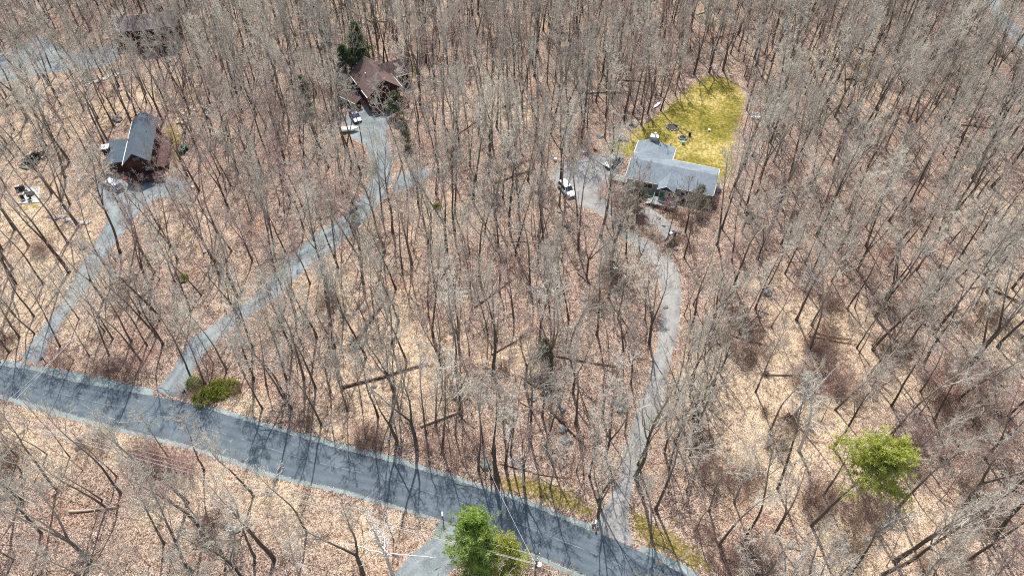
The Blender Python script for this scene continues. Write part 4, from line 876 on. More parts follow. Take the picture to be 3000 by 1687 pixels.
# black utility trailer with its load
x, y = at(93, 473); o = empty('utility_trailer', x, y, hz(x, y), head((70, 486), (118, 452))); tag(o, 'long black utility trailer loaded with dark scrap, standing among the trees', 'trailer')
mb = MB().box((0, 0, .62), (4.6, 1.9, .1))
for s_ in (-.95, .95):
    mb.bar((-2.3, s_, 1.15), (2.3, s_, 1.15), .1)
    for i in range(6): mb.bar((-2.3+i*.92, s_, .6), (-2.3+i*.92, s_, 1.15), .08)
mb.bar((2.3, -.8, .6), (3.7, 0, .6), .12); mb.bar((2.3, .8, .6), (3.7, 0, .6), .12); mb.build('frame', M['black'], o)
for s_ in (-1.05, 1.05):
    for a in (-.45, .45): MB().cyl((a, s_-.1, .34), (a, s_+.1, .34), .34, n=16).build('wheel', M['rubber'], o)
rg_ = random.Random(3); mb = MB()
for i in range(16): mb.box((rg_.uniform(-2, 2), rg_.uniform(-.6, .6), .85+rg_.random()*.4), (rg_.uniform(.3, 1.2), rg_.uniform(.2, .7), rg_.uniform(.15, .5)), rz=rg_.uniform(0, 3), rx=rg_.uniform(-.3, .3))
tag(mb.build('scrap_load', M['rubber']), 'dark heap of scrap lying in the black trailer', 'scrap').matrix_world = Matrix.Translation((x, y, hz(x, y))) @ Matrix.Rotation(head((70, 486), (118, 452)), 4, 'Z')
bpy.data.objects['scrap_load'].location = (x, y, hz(x, y)); bpy.data.objects['scrap_load'].rotation_euler = (0, 0, head((70, 486), (118, 452)))
# ride-on mower
x, y = at(538, 445); o = empty('lawn_mower', x, y, 0, R(80)); tag(o, 'green ride-on mower on the grass beside the dark blue roofed house', 'mower')
MB().box((.55, 0, .65), (1.1, .75, .5), bev=.12).build('hood', M['green'], o); MB().box((-.35, 0, .55), (1.1, .95, .3), bev=.1).build('body', M['green'], o)
MB().box((-.4, 0, .85), (.5, .5, .14), bev=.05).box((-.65, 0, 1.1), (.1, .5, .45), bev=.04).build('seat', M['cushion'], o); MB().bar((.1, 0, .8), (-.1, 0, 1.2), .06).cyl((-.08, 0, 1.18), (-.12, 0, 1.24), .2).build('steering_wheel', M['black'], o)
for a, b, r_ in ((.75, .42, .25), (.75, -.42, .25), (-.55, .48, .36), (-.55, -.48, .36)): MB().cyl((a, b-.12, r_), (a, b+.12, r_), r_, n=14).build('wheel', M['rubber'], o)
# bench, swing, flag and odds and ends near the grey roofed house
x, y = at(2213, 348); o = empty('slatted_bench', x, y, hz(x, y), R(-8)); tag(o, 'pale slatted bench frame standing beyond the lawn in the woods', 'bench')
mb = MB(); [mb.box((-.9+i*.3, .25, .8), (.12, .05, .8)) for i in range(7)]; mb.box((0, .25, 1.22), (2.0, .07, .1)).build('backrest', M['trim'], o); MB().box((0, 0, .45), (2.0, .55, .06)).build('seat', M['trim'], o)
for a in (-.9, .9): MB().box((a, 0, .22), (.08, .5, .42)).build('leg', M['trim'], o)
x, y = at(1651, 598); o = empty('flag_pole', x, y, hz(x, y), R(20)); tag(o, 'small striped flag with starry blue corner on a pole beside the white car', 'flag')
MB().cyl((0, 0, -.1), (0, 0, 2.2), .03).build('pole', M['trim'], o)
t_ = MB(); n_ = 8
t_.poly([(.05+i*.17, .09*math.sin(i*1.1), z) for i in range(n_) for z in (1.0, 2.05)], [(2*i, 2*i+2, 2*i+3, 2*i+1) for i in range(n_-1)]); fl = t_.build('flag', M['flag'], o)
sm = fl.modifiers.new('thick', 'SOLIDIFY'); sm.thickness = .012
def ring(px, py, r_, label, kind='fire_pit'):
    x, y = at(px, py); rg_ = random.Random(int(px)); o = empty(kind, x, y, 0); tag(o, label, 'fire pit'); mb = MB()
    for i in range(14): a = i*6.28/14; mb.box((math.cos(a)*r_, math.sin(a)*r_, .12), (.34, .4, .26), rz=a+rg_.uniform(-.2, .2), bev=.06)
    mb.build('stone_ring', M['stone'], o); MB().cyl((0, 0, -.05), (0, 0, .06), r_-.1, n=20).build('ash_bed', M['char'], o)
ring(1970, 374, 1.25, 'dark stone fire pit in the upper part of the mossy lawn'); ring(2000, 405, .8, 'small grey fire pit ring in the middle of the lawn')
def tub(px, py, m, label, r_=.35, h_=.6, name='planter', cat='planter'):
    x, y = at(px, py); o = MB().cyl((0, 0, 0), (0, 0, h_), r_*.85, r_, 14).cyl((0, 0, h_-.06), (0, 0, h_+.02), r_*1.08, n=14).build(name, M[m]); o.location = (x, y, hz(x, y)); tag(o, label, cat)
tub(2001, 422, 'teal', 'teal tub on the lawn just below the small fire pit'); tub(2020, 398, 'black', 'small black tub standing on the lawn', .3, .8); tub(2077, 384, 'trim', 'small white tub on the far part of the lawn', .25, .4); tub(1744, 441, 'brickred', 'red bucket beside the parking area of the grey roofed house', .4, .6, 'bucket', 'bucket')
tub(1710, 449, 'trim', 'white bucket among red brown leaves by the upper parking area', .3, .5, 'bucket', 'bucket'); tub(1627, 470, 'trim', 'white bucket near the far left rim of the upper parking area', .3, .5, 'bucket', 'bucket'); tub(1185, 228, 'trim', 'white drum beside the brown house gutter', .6, 1.0, 'drum', 'drum')
x, y = at(1968, 690); o = empty('garden_cart', x, y, 0, .6); tag(o, 'dark cart with white sack at the end of the pale walk', 'cart'); MB().box((0, 0, .55), (1.5, .8, .4), bev=.05).build('tray', M['black'], o); MB().box((-.5, -.1, .85), (.6, .5, .35), bev=.12).build('sack', M['trim'], o)
for s_ in (-.45, .45): MB().cyl((.3, s_-.06, .28), (.3, s_+.06, .28), .28, n=14).build('wheel', M['rubber'], o)
x, y = at(1024, 385); o = empty('covered_boat', x, y, 0, R(10)); tag(o, 'small white covered boat beside the middle driveway pad', 'boat'); loft(MB(), [(-1.8, [(-.5, .3), (-.7, .8), (.7, .8), (.5, .3)]), (.6, [(-.5, .25), (-.75, .85), (.75, .85), (.5, .25)]), (2.0, [(-.06, .6), (-.1, .9), (.1, .9), (.06, .6)])]).build('hull', M['trim'], o); MB().box((-.4, 0, .86), (2.4, 1.2, .12), bev=.05).build('cover', M['cushion'], o)
x, y = at(1048, 193); tub(1046, 196, 'trim', 'white round drum behind the brown house by the dark spruce', .8, .9, 'drum', 'drum')
def kayak(px, py, rz, m, label):
    x, y = at(px, py); mb = MB(); loft(mb, [(-1.7, [(-.03, .2), (-.05, .3), (.05, .3), (.03, .2)]), (-.8, [(-.25, .05), (-.33, .33), (.33, .33), (.25, .05)]), (.8, [(-.25, .05), (-.33, .33), (.33, .33), (.25, .05)]), (1.7, [(-.03, .2), (-.05, .3), (.05, .3), (.03, .2)])])
    o = mb.build('kayak', M[m]); o.location = (x, y, 0); o.rotation_euler = (0, 0, rz); tag(o, label, 'kayak')
kayak(384, 524, .2, 'brickred', 'red kayak lying in front of the dark blue roofed house, nearer its car'); kayak(396, 530, .1, 'brickred', 'red kayak nearest the driveway in front of the dark blue roofed house')
kayak(1925, 310, .9, 'trim', 'white canoe hull lying in the woods left of the lawn')

# ------------------------------------------------------------------ evergreens and shrubs
def evergreen(name, px, py, h, rad, mat, seed, label, frm=.25, n=420, shape='cone', per=26, ln=.32, wd=.022, trunkmat='bark', r0=None, cat='tree', tuft=.38, sc_=1):
    x, y = at(px, py); o = empty(name, x, y, hz(x, y)-.03); tag(o, label, cat); rg = np.random.default_rng(seed); tb = Tubes(); br = Tubes()
    tp = path(rg, np.zeros(3), np.array([0, 0, 1.]), h, 10, .025, .03); r0 = r0 or h*.013; tb.add(tp, np.linspace(r0, .03, 11), 7); cs = []; nb = n//10
    lob = rg.uniform(.6, 1.25, 9)
    for i in range(nb):
        s_ = frm+(1-frm)*((i+rg.uniform())/nb)**.9; k = (s_-frm)/(1-frm)
        prof = (1-k)**.75 if shape == 'cone' else (math.sin(math.pi*min(1, .22+k*.80))**.7 if shape == 'round' else 1-.7*k)
        a = rg.uniform(0, 6.28); L = rad*prof*rg.uniform(.5, 1.1)*(lob[int(a/6.29*9)] if shape != 'cone' else 1)+.25
        q = tp[min(10, int(s_*10))]*(1-(s_*10) % 1)+tp[min(10, int(s_*10)+1)]*((s_*10) % 1)
        pts = path(rg, q, np.array([math.cos(a), math.sin(a), rg.uniform(-.05, .45)]), L, 5, .12, .05 if shape != 'cone' else -.01); br.add(pts, np.linspace(max(.02, L*.016), .01, 6), 3)
        for j in range(10):
            t_ = rg.uniform(.3, 1)**.8; w_ = t_*5; a_ = min(4, int(w_)); c = pts[a_]*(1-w_+a_)+pts[a_+1]*(w_-a_)
            off = rg.normal(0, 1, 3)*np.array([1, 1, .45])*L*.16; c2 = c+off; cs.append(c2); br.add([c, (c+c2)/2+rg.normal(0, .03, 3), c2], [.014, .011, .008], 3)
    link('trunk', tb.mesh('trunk', M[trunkmat], True), None, o); bo = link('branches', br.mesh('branches', M['bark']), None, o)
    V_, F_ = blades(rg, cs, tuft, per, ln, wd); me = mesh_np('crown', V_, [F_]); link('crown', me, M[mat], o); return o
evergreen('pine_tree', 1408, 1664, 12.8, 3.9, 'pine2', 1, 'bright green young pine beside the road and utility pole', frm=.10, n=1300, shape='round', per=24, ln=.30, wd=.055, tuft=.26)
evergreen('pine_tree', 1490, 1680, 8.5, 2.6, 'pine', 2, 'shorter yellow green pine just right of the bright green one', frm=.2, n=520, per=22, ln=.3, wd=.05, shape='round', tuft=.26)
evergreen('pine_tree', 2372, 1545, 22.0, 4.6, 'pine', 3, 'tall light green pine with high crown in the near right woods', frm=.70, n=1000, shape='umbrella', per=22, ln=.34, wd=.055, r0=.24, tuft=.28)
evergreen('spruce_tree', 1060, 218, 13, 4.0, 'spruce', 4, 'dark green spruce behind the brown house', frm=.08, n=900, per=26, ln=.4, wd=.05)
evergreen('spruce_tree', 1022, 240, 9, 3.2, 'spruce', 5, 'shorter dark spruce left of the brown house roof', frm=.08, n=600, per=24, ln=.4, wd=.05)
evergreen('pine_tree', 1588, 1098, 7.5, 2.1, 'olive', 6, 'small olive green pine in the middle of the woods', frm=.1, n=420, per=18, ln=.3, wd=.03)
evergreen('pine_tree', 908, 318, 8, 2.3, 'olive', 7, 'olive green pine left of the dark car', frm=.1, n=420, per=20, ln=.3, wd=.035)
evergreen('pine_tree', 1166, 342, 6.2, 2.4, 'olive', 8, 'olive green pine at the near corner of the brown house', frm=.08, n=500, per=20, ln=.3, wd=.035)
evergreen('pine_tree', 1192, 432, 5.5, 1.8, 'olive', 9, 'small olive pine beside the middle driveway', frm=.1, n=300, per=18, ln=.3, wd=.035)
evergreen('pine_tree', 1865, 610, 6.2, 2.2, 'olive', 10, 'olive yellow pine before the grey roofed house', frm=.1, n=420, per=18, ln=.28, wd=.03)
evergreen('pine_tree', 2040, 622, 6.0, 2.3, 'olive', 12, 'sparse olive pine at the near right corner of the grey roofed house', frm=.1, n=330, per=16, ln=.28, wd=.03)
evergreen('pine_tree', 1040, 640, 4, 1.2, 'olive', 13, 'little green pine at the middle driveway bend', frm=.1, n=160, per=16, ln=.28, wd=.03)
evergreen('yellow_budded_tree', 2478, 330, 11, 3.2, 'yellowbud', 15, 'tree with pale yellow crown beyond the lawn on the right', frm=.5, n=420, per=5, ln=.12, wd=.03, shape='round', tuft=.4)
evergreen('juniper', 262, 238, 2.6, 1.3, 'olive', 14, 'low dark juniper by the pale stones behind the houses', frm=.05, n=200, per=20, cat='shrub')
def bush(px, py, w_, h, mat, seed, label, per=16, n=140, ln=.2, wd=.05):
    x, y = at(px, py); rg = np.random.default_rng(seed); o = empty('evergreen_bush', x, y, hz(x, y)); tag(o, label, 'bush'); st = Tubes(); cs = []
    for i in range(n):
        a = rg.uniform(0, 6.28); e = rg.uniform(.1, 1); rr = math.sqrt(rg.uniform(.05, 1)); p = np.array([math.cos(a)*rr*w_/2, math.sin(a)*rr*w_/2, h*(1-rr*rr*.7)*rg.uniform(.35, 1.15)])+rg.normal(0, .12, 3); p[2] = max(.1, p[2]); cs.append(p)
        if i % 3 == 0: st.add([np.array([p[0]*.1, p[1]*.1, -.03]), p*.6, p], [.03, .02, .01], 3)
    link('stems', st.mesh('stems', M['brush']), None, o); V_, F_ = blades(rg, cs, .26, per, ln, wd); link('foliage', mesh_np('foliage', V_, [F_]), M[mat], o)
bush(570, 1127, 2.0, 1.3, 'pine2', 21, 'round green bush nearest the middle driveway mouth'); bush(604, 1166, 3.6, 1.3, 'rhodo', 22, 'large dark green bush at the road edge', n=200)
bush(645, 1142, 3.8, 1.2, 'rhodo', 23, 'speckled green bush behind the road edge bush', n=190); bush(676, 1136, 3.0, .9, 'rhodo', 24, 'yellow green bush rightmost by the middle driveway', n=110)
bush(1966, 712, 2.2, .8, 'olive', 25, 'mossy green bush at the end of the pale walk'); bush(536, 812, 1.4, .8, 'rhodo', 26, 'small dark green bush deep in the left woods', n=60); bush(1280, 608, 1.2, .7, 'rhodo', 27, 'tiny green bush in the middle woods', n=50)

RSH = [(2690, 1090), (2720, 1120), (2770, 1090), (2850, 1130), (2900, 1110), (2880, 1180), (2930, 1200), (2960, 1260), (2800, 1280), (2760, 1330), (2700, 1300), (2860, 1320), (2930, 1340), (2560, 1120), (2530, 1150), (2410, 1080), (2450, 1095), (2380, 1160), (2350, 1110), (930, 570), (960, 590), (1000, 560), (900, 600), (1020, 590), (980, 620), (940, 630), (1240, 430), (1270, 450), (1310, 440), (1330, 460), (1700, 420), (1720, 440), (1690, 445),
 (470, 1345), (500, 1370), (530, 1360), (450, 1370), (560, 1380), (2770, 140), (2790, 165), (2740, 150), (2640, 330), (2700, 340), (2240, 520), (2210, 560), (2290, 560), (2420, 600), (2500, 620), (2590, 560), (2660, 600), (2740, 680), (2470, 760), (2550, 820), (2650, 870), (2240, 720), (2150, 740), (2330, 560), (2120, 880), (2080, 600), (1990, 640), (1960, 620), (1760, 580), (1800, 590), (1050, 1290), (1300, 1310), (1340, 1340), (1260, 1330), (1400, 1300), (420, 1090), (380, 1085), (200, 1080), (160, 1065), (700, 260), (640, 250), (620, 1100)]
def red_shrub_mesh(seed):
    rg = np.random.default_rng(seed); tb = Tubes(); en = []
    for i in range(16):
        p = np.append(rg.normal(0, .25, 2), -.05); d = np.append(rg.normal(0, .45, 2), 1.)
        pts = path(rg, p, d, rg.uniform(2.2, 4.2), 6, .12, .04); tb.add(pts, np.linspace(.025, .008, 7), 3)
        for j in range(9):
            q = pts[rg.integers(2, 7)]; s2 = path(rg, q, child_dir(rg, unit(d), R(rg.uniform(25, 55))), rg.uniform(.5, 1.3), 3, .2, .08); tb.add(s2, [.011, .009, .007, .006], 3)
            for k in range(4): s3 = path(rg, s2[rg.integers(1, 4)], child_dir(rg, unit(s2[1]-s2[0]), R(40)), rg.uniform(.25, .6), 2, .2, .05); tb.add(s3, [.007, .006, .005], 3); en.append(s3[-1])
    V_ = np.concatenate(tb.V); Fq = np.concatenate(tb.F); bv, bf = buds(rg, en, .03, 1)
    me = mesh_np('shrub', np.vstack([V_, bv]), [Fq, bf+len(V_)], {'thin': np.r_[np.concatenate(tb.T), np.ones(len(bv))]}); me.materials.append(M['redtwig']); me.materials.append(M['bud'])
    mi = np.zeros(len(Fq)+len(bf), np.int32); mi[len(Fq):] = 1; me.polygons.foreach_set('material_index', mi); return me
RB = [red_shrub_mesh(i) for i in range(3)]; its = [at(*p) for p in RSH]; lk = ['wispy', 'mauve', 'pinkish']; lk = [lk[i % 3] for i in range(len(RSH))]; lk = ['wispy pinkish']*len(RSH)
for k, ((x, y), lb) in enumerate(zip(its, rank_labels(its, lk, its, lk, 'budding shrub'))):
    o = bpy.data.objects.new('budding_shrub', RB[k % 3]); COL.objects.link(o); s = rng.uniform(.75, 1.2); o.location = (x, y, hz(x, y)); o.rotation_euler = (0, 0, rng.uniform(0, 6.28)); o.scale = (s, s, s); tag(o, lb, 'shrub', 'wispy pinkish budding shrubs')
# brush shrubs
SHR = [(1880, 650, 1), (1862, 668, 0), (1900, 690, 1), (1925, 705, 1), (1940, 612, 1), (1985, 632, 1), (2010, 655, 0), (2035, 680, 1), (1995, 700, 1), (2060, 640, 1), (1835, 600, 1), (1812, 575, 1), (2085, 610, 1), (1950, 735, 1), (2020, 730, 1), (2170, 950, 2), (2210, 970, 2), (2120, 990, 0), (2215, 1040, 2), (2180, 1060, 2), (2160, 1020, 0), (2395, 1000, 2), (2420, 1030, 2), (2380, 1030, 0), (2430, 880, 2), (2440, 900, 0), (2425, 965, 0), (2640, 1050, 2), (2600, 1040, 2), (2660, 1010, 0), (2350, 1130, 2), (2390, 1120, 2), (2440, 1130, 2), (2480, 1160, 2), (2300, 1240, 0), (2345, 1255, 0), (2270, 1310, 0), (2245, 1210, 1),
 (2690, 930, 2), (2800, 1080, 2), (2820, 960, 0), (2880, 930, 2), (2920, 960, 0), (2750, 1190, 2), (2780, 1230, 0), (2820, 1180, 2), (2850, 1240, 2), (2640, 1320, 2), (2680, 1380, 0), (2560, 1480, 2), (2450, 1480, 0), (2400, 1460, 2), (2380, 1500, 0), (2530, 1540, 2), (2480, 1600, 2), (2200, 1400, 0), (2160, 1420, 2), (2080, 1390, 2), (2050, 1300, 2), (2110, 1650, 2), (2180, 1640, 2), (2230, 1660, 0), (2060, 1560, 0), (2800, 1640, 2), (2700, 1640, 0), (2900, 1500, 2), (2850, 1420, 2), (2960, 1400, 0),
 (300, 1090, 2), (330, 1085, 0), (280, 1302, 2), (420, 1330, 2), (440, 1345, 0), (1090, 1290, 2), (1075, 1300, 0), (960, 890, 2), (980, 880, 0), (120, 750, 0), (135, 735, 2), (10, 1010, 2), (40, 1340, 2), (15, 1360, 0), (610, 1550, 0), (640, 1560, 2), (1790, 830, 2), (1780, 800, 0), (890, 1240, 0), (560, 1150, 0), (590, 1130, 1), (690, 1150, 1), (1470, 1080, 1), (1810, 650, 2), (1830, 670, 0), (1750, 900, 0), (1090, 500, 0), (1050, 480, 2), (640, 110, 0), (2780, 160, 2), (2800, 150, 2), (2740, 130, 0), (2200, 640, 0), (2660, 640, 2), (2590, 900, 0), (2330, 640, 1), (2900, 780, 0)]
bl = ['broad', 'rounded', 'spreading']
items = [at(a, b) for a, b, _ in SHR]; lk = [{0: 'rounded dark', 1: 'small dark', 2: 'spreading dark'}[c] for _, _, c in SHR]
for (a, b, c), (x, y), lb in zip(SHR, items, rank_labels(items, lk, items, lk, 'leafless shrub')):
    o = bpy.data.objects.new('leafless_shrub', BV[c]); COL.objects.link(o); o.location = (x, y, hz(x, y)); o.rotation_euler = (0, 0, rng.uniform(0, 6.28)); s = rng.uniform(.8, 1.15); o.scale = (s, s, s); tag(o, lb, 'shrub', lk[0] and 'dark leafless shrubs under the trees')

# ------------------------------------------------------------------ dead trees, snags, fallen logs
def dead_tree(px, py, h, r, mat, seed, label, kids=7, lean=(0, 0), name='dead_tree', spread=.22, frm=.3):
    x, y = at(px, py); o = empty(name, x, y, hz(x, y)-.05); tag(o, label, 'tree'); rg = np.random.default_rng(seed); tb = [Tubes(), Tubes()]; en = []
    sp = {'woodlev': 0, 'last': 3, 0: dict(seg=10, wan=.05, up=.0, tap=.75, k=7, kids=kids, cl=spread, ang=(35, 75), cr=.03, **{'from': frm}), 1: dict(seg=6, wan=.28, up=.05, tap=.75, k=4, kids=4, cl=.42, ang=(30, 65), cr=.022, rmin=.03, **{'from': .25}),
          2: dict(seg=4, wan=.3, up=.04, tap=.7, k=3, kids=3, cl=.5, ang=(30, 60), cr=.018, rmin=.022, **{'from': .2}), 3: dict(seg=2, wan=.3, up=.02, tap=.5, k=3, rmin=.016)}
    grow(rg, tb, en, np.zeros(3), np.array([lean[0], lean[1], 1.]), h, r, 0, sp); link('trunk', tb[0].mesh('trunk', M[mat], True), None, o); link('branches', tb[1].mesh('branches', M['white' if mat == 'white' else 'bark']), None, o)
dead_tree(2338, 1322, 15.5, .24, 'white', 31, 'tall white dead tree, the nearer of twin bleached trunks', lean=(.0, .05)); dead_tree(2322, 1225, 13, .2, 'white', 32, 'white dead trunk just behind the nearer bleached twin', kids=3)
dead_tree(2572, 1563, 9.5, .22, 'white', 33, 'white dead trunk standing under the tall light green pine', kids=5, lean=(.02, .05)); dead_tree(2578, 1558, 7, .12, 'white', 34, 'shorter white dead trunk leaning against its twin under the pine', kids=3, lean=(.1, .02))
dead_tree(1455, 1407, 10, .42, 'bark', 35, 'thick broken snag with bare top at the road edge', kids=2, spread=.1, name='broken_snag', frm=.5); dead_tree(1441, 1402, 6.5, .16, 'bark', 36, 'thin curved snag leaning beside the thick broken snag', kids=1, spread=.1, name='broken_snag', lean=(-.05, .05))
dead_tree(2100, 219, 15, .16, 'white', 37, 'pale dead tree at the far tip of the lawn', kids=6); dead_tree(2060, 250, 13, .12, 'white', 38, 'slim pale dead tree left of the far tip of the lawn', kids=4)
dead_tree(1154, 1692, 15, .24, 'white', 39, 'pale crooked bare tree standing out against the road', kids=13, spread=.34, frm=.35, name='bare_oak'); dead_tree(1534, 1418, 10, .16, 'white', 40, 'pale crooked small tree above the mossy verge', kids=9, spread=.35, frm=.4, name='bare_oak')
dead_tree(1640, 538, 5, .1, 'bark', 41, 'short dark pole stump below the white car', kids=0, name='broken_snag') if False else None
dead_tree(974, 1260, 4.5, .12, 'white', 42, 'pale forked stub at the road edge', kids=2, name='broken_snag', lean=(.12, 0))
LOGS = [((1003, 1136), (1256, 1068), .34, 0, 'long dark'), ((1052, 990), (1124, 890), .42, 2, 'thick mossy'), ((1442, 1039), (1521, 993), .2, 0, 'split brown'), ((1620, 1043), (1811, 1076), .22, 0, 'long thin dark'), ((1525, 1101), (1579, 1138), .25, 0, 'short dark'),
 ((1389, 894), (1500, 815), .25, 2, 'brown'), ((1215, 794), (1235, 745), .2, 1, 'short pale'), ((1088, 836), (1113, 881), .2, 1, 'short pale'), ((1233, 1252), (1352, 1204), .3, 1, 'thick pale'), ((1602, 1191), (1712, 1296), .26, 0, 'long brown'), ((1525, 1172), (1585, 1204), .18, 1, 'short pale'),
 ((1809, 233), (1913, 240), .22, 0, 'dark'), ((1693, 280), (1850, 269), .2, 0, 'thin dark'), ((2455, 124), (2580, 166), .3, 0, 'long brown'), ((2476, 236), (2538, 232), .28, 0, 'dark'), ((2083, 116), (2199, 79), .2, 0, 'thin dark'), ((2199, 79), (2298, 102), .2, 0, 'thin dark'), ((2816, 366), (2936, 381), .25, 0, 'dark'),
 ((2143, 980), (2254, 1016), .2, 0, 'thin dark'), ((2185, 955), (2252, 890), .16, 1, 'thin pale'), ((2205, 900), (2270, 918), .12, 1, 'thin pale'), ((2370, 985), (2511, 1006), .16, 2, 'thin brown'), ((2390, 975), (2505, 994), .14, 2, 'thin brown'), ((2242, 1097), (2353, 1100), .22, 1, 'pale'), ((2355, 1050), (2385, 1090), .18, 1, 'short pale'),
 ((2550, 1108), (2605, 1085), .2, 0, 'mossy'), ((2788, 865), (2870, 845), .18, 1, 'thin pale'), ((2903, 865), (2993, 895), .25, 0, 'thick dark'), ((2660, 930), (2754, 980), .18, 0, 'dark'), ((198, 1492), (338, 1483), .26, 1, 'thick pale'), ((1003, 8), (1103, 77), .3, 0, 'long brown'), ((1103, 62), (1160, 78), .22, 0, 'thin dark'),
 ((1451, 542), (1562, 501), .26, 0, 'long brown'), ((1455, 512), (1558, 468), .2, 0, 'long brown'), ((1471, 319), (1533, 302), .3, 0, 'short dark'), ((1180, 57), (1215, 40), .2, 0, 'short dark'), ((1320, 410), (1440, 330), .18, 0, 'thin dark'), ((2160, 1610), (2230, 1560), .1, 0, 'thin dark'), ((2300, 1608), (2355, 1622), .14, 0, 'short dark'), ((1466, 707), (1640, 712), .1, 1, 'long thin pale'),
 ((1466, 1360), (1560, 1380), .12, 0, 'thin dark'), ((1560, 1385), (1672, 1400), .12, 0, 'thin dark'), ((130, 370), (220, 340), .1, 0, 'thin dark'), ((2040, 45), (2130, 20), .2, 0, 'thin dark'), ((1390, 1255), (1330, 1200), .1, 0, 'thin dark'), ((590, 780), (650, 770), .1, 0, 'thin dark'), ((1730, 760), (1790, 700), .14, 2, 'brown'), ((1690, 800), (1760, 862), .14, 2, 'brown'), ((1240, 730), (1160, 870), .0, 0, '')]
LOGS = [g for g in LOGS if g[2] > 0]
li = [((at(*a)[0]+at(*b)[0])/2, (at(*a)[1]+at(*b)[1])/2) for a, b, *_ in LOGS]; ll = [g[4] for g in LOGS]
for k, ((a, b, r, c, look), lb) in enumerate(zip(LOGS, rank_labels(li, ll, li, ll, 'fallen log'))):
    A_, B_ = at(*a), at(*b); rg = np.random.default_rng(500+k); L = math.hypot(A_[0]-B_[0], A_[1]-B_[1]); n_ = 9; r = max(.09, r*.72)
    o = empty('fallen_log', A_[0], A_[1], 0, math.atan2(B_[1]-A_[1], B_[0]-A_[0])); tag(o, lb, 'log'); m_ = M[['logbark', 'palelog', 'brush'][c]]
    pts = []
    for i in range(n_+1):
        t_ = i/n_; x = A_[0]+(B_[0]-A_[0])*t_; y = A_[1]+(B_[1]-A_[1])*t_; pts.append([L*t_, .12*math.sin(t_*3+k), hz(x, y)+r*.75+.1*t_])
    t = Tubes(); t.add(pts, r*np.linspace(1, .45, n_+1)*rg.uniform(.93, 1.07, n_+1), 9); V_ = np.concatenate(t.V); Fq = np.concatenate(t.F); e_ = np.arange(9)
    me = mesh_np('trunk', V_, [Fq, np.array([e_[::-1], e_+n_*9])], {'thin': np.concatenate(t.T)*.3}, False); link('trunk', me, m_, o)
    tb = Tubes()
    for j in range(7):
        i = rg.integers(3, n_+1); d = np.array([1, rg.uniform(-1.2, 1.2), rg.uniform(0, 1.1)]); q = path(rg, np.array(pts[i]), d, rg.uniform(.12, .3)*min(L, 9), 4, .25, 0); q[:, 2] = np.maximum(q[:, 2], .05); tb.add(q, np.linspace(r*.3, .015, 5), 3)
        for jj in range(3):
            q2 = path(rg, q[rg.integers(1, 4)], child_dir(rg, unit(d), R(45)), .1*min(L, 9), 3, .25, 0); q2[:, 2] = np.maximum(q2[:, 2], .04); tb.add(q2, np.linspace(.025, .012, 4), 3)
    link('branches', tb.mesh('branches', m_), None, o)
# upturned roots of the wind-thrown tree
def rootplate(px, py, r, label, seed):
    x, y = at(px, py); o = empty('root_plate', x, y, hz(x, y), 0); tag(o, label, 'roots'); rg = np.random.default_rng(seed); t = Tubes()
    for i in range(30): t.add(path(rg, np.array([0, 0, r*.4]), np.array([rg.uniform(-1, 1), rg.uniform(-.5, .2), rg.uniform(-.5, 1)]), r*rg.uniform(.6, 1.3), 5, .3, 0), np.linspace(.12, .02, 6), 4)
    link('roots', t.mesh('roots', M['brush']), None, o); rockm(r*.5, seed, 'soil', M['char'], o)
def rockm(r, seed, name, mat, parent=None, flat=.6):
    bm = bmesh.new(); bmesh.ops.create_icosphere(bm, subdivisions=3, radius=r)
    for v in bm.verts:
        d = v.co.normalized(); q = noise.noise(d*1.3+Vector((seed*3.1, 0, 0)))*.45+noise.noise(d*3.5+Vector((0, seed, 0)))*.18
        v.co = Vector((v.co.x*(1+q), v.co.y*(1+q)*.8, v.co.z*(1+q)*flat))
    me = bpy.data.meshes.new(name); bm.to_mesh(me); bm.free()
    if parent is not None: return link(name, me, mat, parent)
    me.materials.append(mat); return me
rootplate(1040, 1003, 1.7, 'dark upturned root plate at the foot of the thick mossy log', 3); rootplate(2243, 1099, .8, 'brown root clump at the left end of the pale log', 4); rootplate(2310, 1225, 1.3, 'dark hollow of brush and roots behind the white dead trunk', 5)
RM = [rockm(1, i, 'boulder', M['stone']) for i in range(4)]; PM = [rockm(1, i+9, 'boulder', M['palestone']) for i in range(3)]
